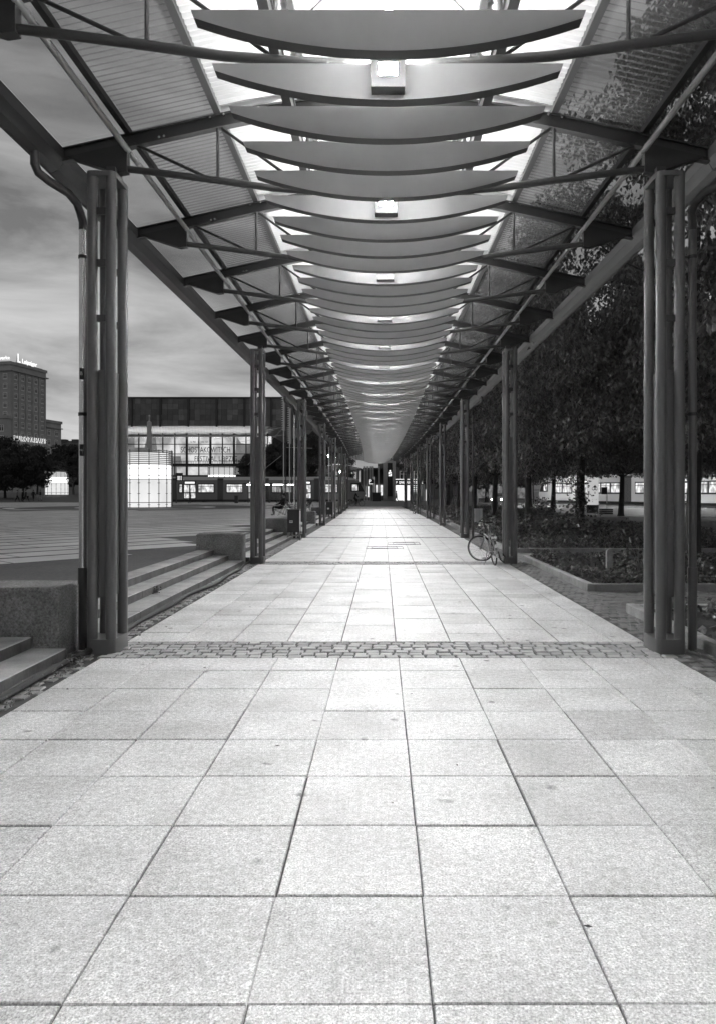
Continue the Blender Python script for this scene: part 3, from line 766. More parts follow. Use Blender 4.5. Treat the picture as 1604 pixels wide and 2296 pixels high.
# ================================================================== GLASS KIOSKS
def kiosk(x, y, z, R, H, lb):
    t = thing('glass_kiosk', lb, 'kiosk', (x,y,z), 0, 'glowing round glass kiosks on the square')
    n = 16; hm = H*.50; hg = H*.745; off = -pi/2
    for k in range(n):
        a0 = off+2*pi*k/n; a1 = off+2*pi*(k+1)/n
        for (zb, zt, mt, nm) in ((.06, hm-.03, 'kiosk_lower', 'lower_pane'), (hm+.03, hg, 'kiosk_upper', 'upper_pane')):
            m = MB(); g = .006
            for q in range(3):
                b0 = lerp(a0+g, a1-g, q/3); b1 = lerp(a0+g, a1-g, (q+1)/3)
                m.add([(R*cos(b0),R*sin(b0),zb),(R*cos(b1),R*sin(b1),zb),(R*cos(b1),R*sin(b1),zt),(R*cos(b0),R*sin(b0),zt)], [(0,1,2,3)])
            m.obj(nm, mt, t)
        post = MB().tube([((R+.07)*cos(a0),(R+.07)*sin(a0),0),((R+.07)*cos(a0),(R+.07)*sin(a0),H+.1)], .035, 6)
        for zz in (.3, hm*.5, hm-.35, hm+.35, hg-.3): post.bar(((R+.06)*cos(a0-.05),(R+.06)*sin(a0-.05),zz),((R+.06)*cos(a0+.05),(R+.06)*sin(a0+.05),zz),.05,.05)
        post.obj('post', 'steel_dark', t)
    for zz in (hm, .5): MB().torus((0,0,zz), R+.03, .03, 'z', 48, 4).obj('ring', 'steel_dark', t)
    nl = 8
    for k in range(nl):
        MB().torus((0,0,lerp(hg+.12, H, k/(nl-1))), R+.02, .045, 'z', 48, 5).obj('louvre_ring', 'tram_pale', t)
    MB().tube([(0,0,hg),(0,0,H-.15)], R*.86, 32).obj('lantern', 'kiosk_louvre', t)
    MB().tube([(0,0,-.2),(0,0,.06)], R+.1, 32).obj('plinth', 'granite_block', t)
    return t
kiosk(KX, KY, gz(KY), 2.25, 5.35, 'large glowing round glass kiosk on concentric paving before the tram')
kiosk(at(127.5,0,146)[0], 146, gz(146), 2.25, 4.95, 'glowing glass kiosk beside the trees across the square')
kiosk(at(498,0,117)[0], 117, gz(117), 2.25, 5.5, 'glowing glass kiosk behind the tram below the concert hall')

# ================================================================== CONCERT HALL
hall = thing('concert_hall', 'concert hall with dark tiled upper storey, pale soffit and glowing glass front', 'building', (0,0,0))
HY = 150.; sc_ = HY/FPX
def hx(px): return (px-VX)*sc_
def hz(py): return EYE+(VY-py)*sc_
xl, xr = hx(228), hx(634)
zb, zt = hz(957), hz(896)
MB().prism([(xl,HY-2.2),(xr,HY-2.2),(xr+5.5,HY+9),(xr+5.5,HY+34),(xl-6,HY+34)], 'z', zb, zt).obj('upper_storey', 'slate_panel', hall)
# slate panels with relief
rnd = random.Random(9)
mts = []
for v in range(5):
    nm = 'slate_%d' % v; mat(nm, (.12,.15,.17,.20,.25)[v], .55, var=.15, vscale=1); mts.append(nm)
npx, npz = 34, 5
slm = MB(); vv = []
pw_ = (xr-xl)/npx
for a in range(npx):
    zc = zb
    for b in range(npz):
        hgt = (zt-zb)/npz; slm.cur = rnd.choice((0,0,1,1,1,2,2,3)) if rnd.random() < .93 else 4; d = rnd.uniform(.03,.10)
        slm.box(xl+a*pw_+.02, xl+(a+1)*pw_-.02, HY-2.2-d, HY-2.19, zc+.02, zc+hgt-.02); zc += hgt
slm.obj('slate_panels', mts, hall)['kind'] = 'stuff'
for px in (305, 368, 430, 492, 553, 612): MB().box(hx(px)-.18, hx(px)+.18, HY-2.6, HY-2.301, zb-.2, zt+.15).obj('rib', 'steel_paint', hall)
MB().box(xl, xr+.2, HY-2.5, HY-1.5, zt+.001, zt+.25).obj('parapet', 'steel_dark', hall)
zs = hz(974)
MB().add([(xl,HY-2.2,zb-.02),(xr,HY-2.2,zb-.02),(xr-3,HY+.8,zs),(xl,HY+.8,zs)], [(0,1,2,3)]).obj('soffit', 'soffit', hall)
sg = MB()
for k in range(60):
    x = lerp(xl, xr-2, k/59); sg.bar((x,HY-2.18,zb-.035),(x-.6,HY+.78,zs-.015),.05,.02)
tag(sg.obj('soffit_groove', 'plaster', hall), kind='stuff')
MB().add([(xr,HY-2.2,zb-.02),(xr+5.5,HY+9,zb-.02),(xr+1.5,HY+10,zs-2.6),(xr-3,HY+.8,zs)], [(0,1,2,3)]).obj('corner_soffit', 'soffit', hall)
zg = hz(1065)
MB().box(hx(250), hx(590), HY-1.3, HY-1.1, zs-.50, zs-.46).obj('added_light_rail', 'tube_light', hall); MB().box(hx(250), hx(590), HY-1.4, HY-1.32, zs-.62, zs-.40).box(hx(250), hx(590), HY-1.319, HY-1.0, zs-.62, zs-.56).obj('added_light_shield', 'soffit', hall)  # rail and its shield are added to brighten the soffit
# interior
MB().box(hx(230), hx(600), HY+6, HY+6.2, zg-4, zs).obj('mural_wall', 'hall_dim', hall)
MB().add([(hx(392),HY+5.4,hz(1040)),(hx(515),HY+5.4,hz(1040)),(hx(521),HY+4.6,zs+.1),(hx(385),HY+4.6,zs+.1)], [(0,1,2,3)]).obj('mural', 'hall_mural', hall)
MB().add([(hx(336),HY+5.6,hz(1020)),(hx(388),HY+5.6,hz(1020)),(hx(388),HY+5.6,zs),(hx(330),HY+5.6,zs)], [(0,1,2,3)]).obj('mural', 'hall_mural', hall)
MB().box(hx(385), hx(505), HY+4, HY+4.1, hz(1064), hz(1046)).obj('foyer_wall', 'hall_mural', hall)
MB().add([(hx(283),HY+5.2,hz(1000)),(hx(306),HY+5.2,hz(1000)),(hx(312),HY+5.2,zs),(hx(283),HY+5.2,zs)], [(0,1,2,3)]).obj('foyer_wall', 'hall_mural', hall)
MB().add([(hx(530),HY+5.0,hz(990)),(hx(600),HY+5.0,hz(1000)),(hx(600),HY+5.0,zs),(hx(520),HY+5.0,zs)], [(0,1,2,3)]).obj('foyer_wall', 'hall_mural', hall)
MB().box(hx(230), hx(600), HY+1.2, HY+5, hz(1044.5), hz(1039)).obj('gallery_floor', 'steel_dark', hall)
rl = MB()
for k in range(46): x = lerp(hx(385), hx(560), k/45); rl.box(x-.03,x+.03,HY+.9,HY+.95,hz(1039),hz(1034))
rl.box(hx(385),hx(560),HY+.88,HY+.97,hz(1034),hz(1033)); rl.obj('gallery_rail', 'steel_dark', hall)
MB().bar((hx(545),HY+3,hz(1058)),(hx(590),HY+3,hz(1036)),1.,.5).obj('stair', 'tram_pale', hall)
gp = [256, 310-23, 337-.5, 364, 391, 418, 444, 471, 498, 524, 551, 578]
mullx = [hx(p) for p in (256, 283, 310, 337, 364, 391, 418, 445, 471, 498, 524, 551, 578, 600)]
transz = [zg, hz(1043), hz(1017.6), hz(995.8), zs]
for i, x in enumerate(mullx):
    wd = .22 if i in (6, 8, 10) else .10
    MB().box(x-wd, x+wd, HY+.3, HY+.62, zg, zs+.6).obj('mullion', 'steel_dark', hall)
for z in transz[1:-1]: MB().box(mullx[0], mullx[-1], HY+.32, HY+.5, z-.08, z+.08).obj('transom', 'steel_dark', hall)
for a, b in zip(mullx, mullx[1:]):
    for c, d in zip(transz, transz[1:]): MB().add([(a,HY+.45,c),(b,HY+.45,c),(b,HY+.45,d),(a,HY+.45,d)], [(0,1,2,3)]).obj('pane', 'glass_pane', hall)
MB().box(xl, hx(604), HY+.2, HY+5, -.1, zg).obj('ground_floor', 'plaster_dark', hall)
for k in range(9): MB().box(lerp(xl,hx(590),k/9)+.6, lerp(xl,hx(590),(k+1)/9)-.6, HY+.05, HY+.19, .6, zg-.8).obj('entrance_window', 'dim_window', hall)
mat('letter_grey', .12, .6)
def htext(txt, px, py, h, wid, space=1.):
    me = text_mesh(txt, h*1.35, 'letter_grey', .02, space); xs_ = [v.co.x for v in me.vertices]; w0 = max(xs_)-min(xs_); c0 = (max(xs_)+min(xs_))/2
    me.transform(Matrix.Translation((-c0,0,0))); me.transform(Matrix.Diagonal((wid/w0,1,1,1)))
    place(me, 'lettering', hall, (hx(px), HY+4.2, hz(py)))
htext('SCHOSTAKOWITSCH', 450, 1006.5, 1.35, 10.9); htext('FESTIVAL LEIPZIG', 474, 1027, 1.2, 9.4); htext('16. MAI – 01. JUNI 2025', 436, 988, .5, 4.0)
MB().box(hx(536), hx(646), HY+20, HY+36, -.1, zb).obj('rear_wall', 'plaster_dark', hall)

# obelisk of the fountain
ob = thing('obelisk', 'slender pale stone obelisk with a small ornament in front of the concert hall', 'obelisk', at(335,1102,120)[:2]+(0,))
MB().add([(-.42,-.42,0),(.42,-.42,0),(.42,.42,0),(-.42,.42,0),(-.3,-.3,13.6),(.3,-.3,13.6),(.3,.3,13.6),(-.3,.3,13.6)],[(0,1,5,4),(1,2,6,5),(2,3,7,6),(3,0,4,7),(4,5,6,7)]).obj('shaft', 'stone_pale', ob)
MB().add([(-.3,-.3,13.6),(.3,-.3,13.6),(.3,.3,13.6),(-.3,.3,13.6),(0,0,14.0)],[(0,1,4),(1,2,4),(2,3,4),(3,0,4)]).obj('tip', 'stone_pale', ob)
MB().tube([(0,0,13.9),(0,0,14.6)], .06, 6).ball((0,0,14.7), .16,.16,.2).obj('ornament', 'stone_pale', ob)
MB().box(-1.4,1.4,-1.4,1.4,-.1,1.6).obj('pedestal', 'stone_pale', ob)

# ================================================================== TOWER BLOCK far left
WB = {}
def window(parent, x, y, z, w, h, rz=0., lit='window_pane'):
    k = (w, h, lit)
    if k not in WB:
        f = MB(); t = .2
        f.box(-w/2-.1,w/2+.1,-.12,.03,-h/2-.25,-h/2-.1)
        f.box(-w/2,w/2,-.06,.02,h/2-t,h/2).box(-w/2,w/2,-.06,.02,-h/2,-h/2+t).box(-w/2,-w/2+t,-.06,.02,-h/2+t,h/2-t).box(w/2-t,w/2,-.06,.02,-h/2+t,h/2-t).box(-.09,.09,-.06,.02,-h/2+t,h/2-t).box(-w/2+t,-.09,-.06,.02,h*.16,h*.16+.15).box(.09,w/2-t,-.06,.02,h*.16,h*.16+.15)
        WB[k] = (f.mesh('window', 'window_frame'), MB().add([(-w/2+.02,-.01,-h/2+.02),(w/2-.02,-.01,-h/2+.02),(w/2-.02,-.01,h/2-.02),(-w/2+.02,-.01,h/2-.02)],[(0,1,2,3)]).mesh('pane', lit))
    o = place(WB[k][0], 'window', parent, (x,y,z), rz); place(WB[k][1], 'pane', o); return o
tw = thing('tower_block', 'tall grey office tower with lit roof lettering and rows of cross windows', 'building', (-154.8, 291, 0), math.atan2(21.6, 4.0))
MB().box(0,22,0,20,0,54.8).obj('wall', 'plaster', tw)
MB().box(-.4,22.4,-.4,20.4,54.8,56.0).obj('parapet', 'plaster', tw); MB().box(-.8,22.8,-.8,20.8,52.2,52.7).obj('cornice', 'plaster', tw)
for i in range(6): MB().box([.6,4.35,8.6,12.9,17.1,21.0][i]-.35, [.6,4.35,8.6,12.9,17.1,21.0][i]+.35, -.35, -.001, 0, 52.1).obj('pilaster', 'plaster', tw)
for c in range(5):
    for r in range(11): window(tw, 2.45+4.25*c, -.03, 50.0-4.0*r, 1.9, 2.3)
for c in range(4):
    for r in range(11): window(tw, -.03, 3.0+4.4*c, 50.0-4.0*r, 1.9, 2.3, -pi/2)
w2 = thing('office_wing', 'lower grey wing attached to the right of the lettered tower', 'building', (-154.8, 291, 0), math.atan2(21.6, 4.0))
MB().box(22.05,34,.9,20,0,33).obj('wall', 'plaster', w2); MB().box(22.05,34.4,.5,20.4,33.001,34.2).obj('parapet', 'plaster', w2); MB().box(22.9,34.6,.3,20.6,30.6,31).obj('cornice', 'plaster', w2)
for c in range(2):
    for r in range(6): window(w2, 25.2+5.2*c, .87, 28.5-4.4*r, 2.2, 2.6)
w3 = thing('office_wing', 'lower grey wing to the left of the lettered tower', 'building', (-154.8, 291, 0), math.atan2(21.6, 4.0))
MB().box(-3,-.05,.0,40,0,32).obj('wall', 'plaster', w3); MB().box(-3.4,-.06,-.4,40,32.001,33.2).obj('parapet', 'plaster', w3)
for c in range(5):
    for r in range(6): window(w3, -3.03, 2.2+4.2*c, 28.0-4.4*r, 2.0, 2.6, -pi/2)
w4 = thing('far_house', 'low distant house with roof dormers beyond the lettered tower', 'building', (-158, 345, 0), 0)
MB().box(-12,30,0,14,0,25).obj('wall', 'plaster', w4); MB().prism([(-.5,25),(14.5,25),(11,27),(3,27)], 'x', -12, 30).obj('roof', 'plaster_dark', w4)
for k in range(6): MB().box(-8+6*k,-5+6*k,.6,4,25.6,27.6).obj('dormer', 'plaster_dark', w4)
for k in range(5):
    for r in range(3): window(w4, -9+7*k, -.03, 20-5*r, 1.8, 2.6)
MB().box(7,9.5,-.3,-.05,16,16.8).obj('wall_lamp', 'sign_light', w4)
# roof lettering
sg1 = thing('roof_sign', 'glowing white roof lettering with a big L on the tower', 'sign', (-154.8, 291, 0), math.atan2(21.6, 4.0))
lm = text_mesh('L', 5.3, 'sign_light', .12); lm.transform(Matrix.Diagonal((.75,1,1.0,1))); place(lm, 'letter', sg1, (4.2, -.2, 58.0))
lm = text_mesh('Leipziger', 2.7, 'sign_light', .08, .98, .012, 'LEFT'); place(lm, 'letters', sg1, (6.1, -.2, 57.3))
MB().box(2.5,19.5,-.1,.05,56.0,56.2).bar((3.2,0,56),(3.2,0,59),.08,.08).bar((5.2,2.5,56),(4.2,0,59),.08,.08).obj('frame', 'steel_dark', sg1)
lm = text_mesh('Leipziger', 2.5, 'ink', .08, .98, .01, 'LEFT'); lm.transform(Matrix.Rotation(pi, 4, 'Z'))
sg2 = thing('roof_sign', 'dark roof lettering seen from behind and reversed on the tower', 'sign', (-154.8, 291, 0), math.atan2(21.6, 4.0))
place(lm, 'letters', sg2, (27.5, 19.5, 57.3)); MB().box(14,30.5,19.3,19.45,56.0,56.2).obj('frame', 'steel_dark', sg2)
sg3 = thing('roof_sign', 'glowing white roof lettering cut off at the tower corner', 'sign', (-154.8, 291, 0), math.atan2(21.6, 4.0))
lm = text_mesh('Stadtwerke', 2.2, 'sign_light', .08, .98, .012, 'RIGHT'); lm.transform(Matrix.Rotation(-pi/2, 4, 'Z')); place(lm, 'letters', sg3, (-.2, .6, 57.6))
MB().box(-.1,.05,0,20,56.0,56.2).obj('frame', 'steel_dark', sg3)
sg4 = thing('wall_sign', 'backlit letters in a row across the tower front', 'sign', (-154.8, 291, 0), math.atan2(21.6, 4.0))
for i, c_ in enumerate('EUROPAHAUS'):
    a = text_mesh(c_, 2.6, 'halo_light', .05, 1, .12); place(a, 'halo', sg4, (1.4+2.15*i, -.5, 24.0))
    a = text_mesh(c_, 2.6, 'ink', .05, 1, .0); place(a, 'letter', sg4, (1.4+2.15*i, -.75, 24.0))

# ================================================================== TRAMS
def tram(lb, loc, rz, Lg, specs, nose=True, body='tram_body'):
    t = thing('tram', lb, 'tram', loc, rz); Hh = 3.35; Wd = 2.4
    x0 = -Lg
    prof = [(x0,.35),(0,.35),(.9,.55),(1.25,1.1),(1.1,1.6),(.35,2.9),(-.3,3.15),(x0,3.15)] if nose else [(x0,.35),(0,.35),(0,3.15),(x0,3.15)]
    MB().prism(prof, 'y', 0, Wd).obj('body', body, t)
    MB().prism([(x0,3.151),(.2,3.151),(-.2,3.35),(-1.6,3.62),(x0,3.62)], 'y', .12, Wd-.12).obj('roof_fairing', 'tram_pale', t)
    MB().box(x0+.2,-.6,.15,Wd-.15,.05,.349).obj('skirt', 'tram_dark', t)
    for k in range(int(Lg/6)):
        b = MB(); 
        for q in (0,1.6): b.tube([(x0+3+6*k+q,.10,.30),(x0+3+6*k+q,Wd-.10,.30)], .30, 14)
        b.obj('wheel_set', 'tram_dark', t)
    for (kind, a, b) in specs:
        if kind == 'bellows':
            m = MB()
            for q in range(8): m.box(lerp(a,b,q/8)+.01, lerp(a,b,(q+1)/8)-.03, -.02, Wd+.02, .34, 3.4)
            m.obj('bellows', 'bellows', t)
        elif kind == 'door':
            d = MB().box(a,b,-.012,.0,.42,3.05).obj('door', 'tram_dark', t)
            for q in range(2):
                u = lerp(a,b,q/2)+.10; v = lerp(a,b,(q+1)/2)-.10
                MB().box(u,v,-.02,-.0121,.55,1.25).box(u,v,-.02,-.0121,1.4,2.45).obj('pane', 'tram_light', d)
            MB().box(a+.2,b-.2,-.02,-.0121,2.65,2.9).obj('display', 'sign_light', d)
        elif kind == 'win':
            d = MB().box(a,b,-.012,.0,1.25,2.65).obj('window', 'tram_dark', t); n_ = max(1, round((b-a)/1.7))
            for q in range(n_):
                u = lerp(a,b,q/n_)+.12; v = lerp(a,b,(q+1)/n_)-.12
                MB().box(u,v,-.02,-.0121,1.42,2.2).box(u,v,-.02,-.0121,2.26,2.52).obj('pane', 'tram_light', d)
    if nose:
        MB().prism([(.36,2.86),(1.105,1.62),(1.125,1.62),(.40,2.90)], 'y', .2, Wd-.2).obj('windscreen', 'window_pane', t)
        MB().prism([(-.9,1.5),(1.02,1.5),(.42,2.75),(-.9,2.75)], 'y', -.012, 0).obj('cab_window', 'tram_dark', t)
        MB().prism([(-.7,1.65),(.1,1.65),(.0,2.5),(-.7,2.5)], 'y', -.02, -.0121).obj('pane', 'tram_light', t)
        MB().ball((1.16,.4,1.0),.07,.14,.09).ball((1.16,Wd-.4,1.0),.07,.14,.09).obj('headlight', 'sign_light', t)
    m = MB().bar((-6,1.2,3.62),(-5,1.2,4.15),.06,.06).bar((-5,1.2,4.15),(-5.9,1.2,4.7),.05,.05).box(-5.94,-5.86,.4,2.0,4.70,4.74); m.obj('pantograph', 'steel_dark', t)
    return t
TD = 100.; tx = lambda p: (p-VX)*TD/FPX
nose_x = tx(800)
sp = []
def P_(a): return tx(a)-nose_x
sp += [('bellows',P_(387),P_(396)),('win',P_(401),P_(410)),('door',P_(412),P_(440)),('win',P_(444),P_(481)),('bellows',P_(488),P_(501)),('win',P_(507),P_(545)),('door',P_(556),P_(584)),('bellows',P_(590),P_(603)),('win',P_(609),P_(655)),('door',P_(672),P_(698)),('bellows',P_(704),P_(716)),('win',P_(722),P_(757)),('door',P_(759),P_(778))]
tram('long grey tram stopped behind the shelter with glowing windows', (nose_x, TD, .15), 0, -P_(384), sp)
A = Vector((22.5, 97, 0)); B = Vector((38, 60, 0)); ang = math.atan2((A-B).y, (A-B).x)
# its visible side faces the camera: run it from right to left
t2 = []
Lr = (A-B).length
x = -2.0
for (kd, l) in (('win',4.2),('door',2.6),('win',5.2),('bellows',1.2),('win',4.8),('door',2.6),('win',3.6),('bellows',1.2),('win',6.0),('door',2.6),('win',5)):
    t2.append((kd, x-l, x)); x -= l+.6
tr2 = tram('pale tram passing on the street behind the lindens', (A.x, A.y, .12), 0, Lr+6, t2, True, 'tram_pale')
tr2.rotation_euler = (0,0,ang); tr2.scale = (1,-1,1)

# ================================================================== TRAM STOP, masts, signs on the left
SD = 92.; sx = lambda p: (p-VX)*SD/FPX; zg0 = .12
sh = thing('tram_shelter', 'glass tram shelter with bright tube lights under its roof', 'shelter', (0,0,0))
MB().box(sx(548),sx(664),SD-.6,SD+1.3,2.62,2.78).obj('roof', 'steel_paint', sh)
for (a, b) in ((554,566),(582,604),(612,636),(645,660)): MB().box(sx(a),sx(b),SD-.1,SD+.05,2.50,2.61).obj('tube_light', 'tube_light', sh)
for p in (553, 582, 600, 618, 636, 660): MB().box(sx(p)-.04,sx(p)+.04,SD+1.1,SD+1.18,zg0-.1,2.62).obj('post', 'steel_dark', sh)
for a, b in ((553,582),(582,600),(600,618),(618,636),(636,660)): MB().box(sx(a)+.05,sx(b)-.05,SD+1.13,SD+1.15,.4,2.5).obj('pane', 'glass_pane', sh)
MB().box(sx(575),sx(628),SD+.5,SD+.9,.52,.60).box(sx(580),sx(581),SD+.6,SD+.8,.1,.52).box(sx(603),sx(604),SD+.6,SD+.8,.1,.52).box(sx(624),sx(625),SD+.6,SD+.8,.1,.52).obj('bench', 'steel_dark', sh)
MB().box(sx(672),sx(690),SD-.1,SD,1.3,2.0).obj('notice_board', 'plaster', sh)
MB().box(sx(385),sx(700),SD-1.2,SD+2.2,-.1,.135).obj('platform', 'pale_slab', sh)
db = thing('departure_board', 'lit departure board on a pole beside the tram doors', 'sign', (sx(398), SD-.5, .1))
MB().box(-.06,.06,-.06,.06,-.05,4.0).obj('pole', 'steel_paint', db); MB().box(.12,.85,-.15,.1,2.95,4.0).obj('case', 'cabinet_dark', db)
bl = MB()
for k in range(4): bl.box(.2,.55,-.165,-.1501,3.08+.14*k,3.14+.14*k).box(.62,.78,-.165,-.1501,3.08+.14*k,3.14+.14*k)
bl.obj('text_lines', 'sign_light', db)
bn = MB().box(-.22,.22,-.15,.15,0,.95).box(-.26,.26,-.19,.19,.951,1.0).obj('litter_bin', 'cabinet_dark', loc=(sx(533), SD-.8, .12)); tag(bn, 'small dark litter bin on the tram platform', 'bin')
# twin-pole lattice masts with toothed fins
for (p, d, top, lb) in ((636,88,13.9,'twin-pole white mast with toothed fins before the concert hall'), (649.5,90,12.4,'second twin-pole mast with toothed fins nearer the arcade')):
    t = thing('lattice_mast', lb, 'mast', ((p-VX)*d/FPX, d, 0), 0, 'masts at the tram stop')
    MB().tube([(0,0,-.1),(0,0,top)], .07, 8).obj('pole', 'white_paint', t); MB().tube([(.28,0,-.1),(.28,0,top)], .06, 8).obj('pole', 'steel_paint', t)
    r_ = MB(); z = .6
    while z < top-4: r_.box(.05,.24,-.03,.03,z,z+.05); z += .8
    r_.obj('rungs', 'steel_paint', t); f = MB(); z = top-4.5
    while z < top: f.prism([(-.05,z),(-.05,z+.20),(-.34,z+.07)], 'y', -.05, .05); z += .28
    f.obj('tooth_fin', 'white_paint', t); MB().box(.0701,.21,-.04,.04,top-4.6,top).obj('fin_plate', 'plaster', t)
for (p, d, h) in ((661,95,12),(668,99,11.5),(673,104,11)):
    tag(MB().tube([((p-VX)*d/FPX,d,-.1),((p-VX)*d/FPX,d,h)], [.09,.06], 8).obj('catenary_pole', 'plaster'), 'slim grey pole among the masts at the tram stop', 'pole', 'slim poles at the tram stop')
cb = [((636,958),(480,985)),((636,958),(556,1042)),((636,975),(520,994)),((630,1022),(560,1078)),((700,1005),(640,1003))]
for i, (a, b) in enumerate(cb):
    p = at(a[0],a[1],90); q = at(b[0],b[1],96)
    tag(MB().tube([p,q], .022, 5).obj('overhead_wire', 'white_paint'), 'thin pale overhead wire strung from the tram masts', 'wire', 'overhead wires')
for (p, q, lb) in ((737,1022,'bright street lamp under the far end of the canopy'),(751,1026,'second bright street lamp behind the canopy end')):
    d = 108; P0 = at(p,q,d); t = thing('street_lamp', lb, 'lamp', (P0[0],d,0))
    MB().tube([(0,0,-.1),(0,0,P0[2]-.1)], .06, 8).obj('post', 'steel_dark', t); MB().ball((0,0,P0[2]), .16,.16,.16).obj('globe', 'bulb', t)

# ================================================================== FAR END: second canopy, pavilions, signs
c2 = thing('far_canopy', 'second lit canopy with pale louvres curving away beyond the tram', 'canopy', (-6.6, 108, 0), radians(7))
for k in range(26):
    place(LOUV, 'louvre', c2, (0, U*4*k*.55, .0))
for k in range(11):
    o = place(RAFTER, 'truss', c2, (0, TR*k*1.6, 0))
    for s in (-1,1): place(CH[s], 'bottom_chord', o); place(STR[s], 'strut', o); place(DG2[s], 'diagonal', o)
for s in (-1,1):
    MB().box(s*3.37-.08,s*3.37+.08,0,36,5.0,5.2).obj('gutter', 'steel_paint', c2)
    for k in range(4): MB().tube([(s*2.9,1+9*k,-.1),(s*2.9,1+9*k,5.1)], .16, 10).obj('column', 'column_paint', c2)
sm_ = sheet(-3.3,3.3,10,.01,.5,.165,0,2)
for k in range(16): place(SC, 'roof_sheet', c2, (0, TR*k, 0))
for k in range(0, 16, 2):
    t = thing('flood_lamp', 'flood lamp of the second canopy beyond the tram', 'lamp', (-6.6-sin(radians(7))*TR*k, 108+cos(radians(7))*TR*k, 0), radians(7), 'flood lamps of the second canopy')
    place(HOUSE, 'housing', t); place(LENS, 'lens', t); place(LENS_UP, 'upper_lens', t); place(ARM, 'bracket', t)
GD = 130.; gx = lambda p: (p-VX)*GD/FPX; gzz = lambda q: EYE+(VY-q)*GD/FPX
pv = thing('pavilion', 'stone pavilion with a dark glowing logo panel and lit shop windows', 'building', (0,0,0))
MB().box(gx(858),gx(867.5),GD,GD+6,-.1,gzz(1034)).box(gx(879),gx(886),GD,GD+6,-.1,gzz(1034)).box(gx(867.5),gx(879),GD+.5,GD+6,-.1,gzz(1030)).obj('wall', 'stone_pale', pv)
MB().box(gx(868),gx(878.6),GD-.12,GD+.49,gzz(1112),gzz(1038)).obj('sign_panel', 'ink', pv)
lg = MB(); k = GD/FPX; c = gx(873.3); w = 3.6*k
for (za, zb_) in ((1067.6,1065.6),(1063.6,1061.8),(1060,1058.2)): lg.box(c-w,c+w,GD-.18,GD-.121,gzz(za),gzz(zb_))
lg.box(c-w,c-w+.17,GD-.18,GD-.121,gzz(1061.8),gzz(1060)).box(c+w-.17,c+w,GD-.18,GD-.121,gzz(1065.6),gzz(1063.6)).ball((c,GD-.15,gzz(1055.6)), .15,.03,.15); lg.obj('logo', 'sign_light', pv)
MB().box(gx(806),gx(858),GD+4,GD+5,-.1,gzz(1050)).obj('rear_wall', 'plaster_dark', pv)
MB().box(gx(812),gx(887),GD+.2,GD+4,gzz(1052),gzz(1049)).obj('roof', 'steel_dark', pv)
for (a, b, q0, q1, mt) in ((841,850,1111,1087,'shop_light'),(852,857,1111,1087,'shop_light'),(818,828,1115,1090,'shop_light'),(832,838,1108,1068,'dim_window')):
    MB().box(gx(a),gx(b),GD+3.8,GD+3.99,gzz(q0),gzz(q1)).obj('shop_window', mt, pv)
for p in (816, 822, 829, 834, 848): MB().box(gx(p)-.16,gx(p)+.16,GD-2,GD-1.7,-.1,gzz(1046)).obj('pillar', 'plaster', pv)
ps = thing('parking_sign', 'black parking sign panel with a white P beside the tram front', 'sign', (gx(831), GD-4, 0))
MB().box(-.5,.5,-.05,.05,gzz(1087),gzz(1076)).obj('panel', 'ink', ps); place(text_mesh('P', .95, 'sign_light', .01), 'letter', ps, (-.18,-.07,gzz(1080.5))); MB().box(-.4,.4,-.07,-.0501,gzz(1086),gzz(1085)).obj('text_line', 'sign_light', ps)
MB().box(-.06,.06,.051,.17,-.1,gzz(1076)).obj('pole', 'steel_dark', ps)
ub = MB().box(-.75,.75,-.5,.5,0,1.35).box(-.79,.79,-.54,.54,1.351,1.5).obj('utility_box', 'cabinet_dark', loc=(gx(849)-.4, 118, 0)); tag(ub, 'dark utility box in front of the lit pavilion windows', 'box')
pk = thing('parking_entrance', 'glowing car park entrance with white lettering on a dark fascia', 'building', (0,0,0))
KD = 126.; kx = lambda p: (p-VX)*KD/FPX; kz = lambda q: EYE+(VY-q)*KD/FPX
MB().box(kx(886),kx(948),KD,KD+.4,kz(1087),kz(1077.2)).obj('fascia', 'ink', pk); MB().box(kx(884),kx(950),KD-.8,KD+8,kz(1077),kz(1075.5)).obj('roof', 'steel_dark', pk)
MB().box(kx(886),kx(948),KD-.3,KD-.2,kz(1075.4),kz(1074)).obj('light_strip', 'sign_light', pk)
MB().box(kx(886),kx(948),KD+7,KD+7.2,-.1,kz(1087)).obj('inner_wall', 'garage_light', pk); MB().box(kx(948.1),kx(951),KD,KD+8,-.1,kz(1077.1)).box(kx(883),kx(885.9),KD,KD+8,-.1,kz(1077.1)).obj('side_wall', 'stone_pale', pk)
for q in range(4): MB().box(kx(920),kx(946),KD+1.5+1.2*q,KD+2.0+1.2*q,kz(1092+5*q),kz(1089+5*q)).obj('ceiling_beam', 'tram_pale', pk)
MB().prism([(KD+1,0),(KD+6.5,0),(KD+6.5,1.6)], 'x', kx(926), kx(946)).obj('ramp', 'plaster', pk)
me = text_mesh('P   QPARK  AUGUSTUSPLATZ', .62, 'sign_light', .01, 1.02, .01, 'LEFT'); xs_ = [v.co.x for v in me.vertices]; me.transform(Matrix.Diagonal(((kx(947)-kx(887))/(max(xs_)-min(xs_)),1,1,1))); place(me, 'lettering', pk, (kx(887), KD-.02, kz(1082)))
for i, p in enumerate((888, 903, 918, 952)):
    tag(MB().tube([(kx(p),KD-3,.0),(kx(p),KD-3,2.0)], .07, 8).obj('light_post', 'sign_light'), 'slim glowing light post before the car park entrance', 'light post', 'light posts at the car park')
ofc = thing('office_block', 'large dark office block rising behind the trees and the car park', 'building', (0, 150, 0))
MB().box(-1,75,0,20,-.1,16).obj('wall', 'plaster_dark', ofc)
for r in range(3):
    for c in range(24): window(ofc, 1.5+3*c, -.03, 5+4*r, 1.6, 2.2)
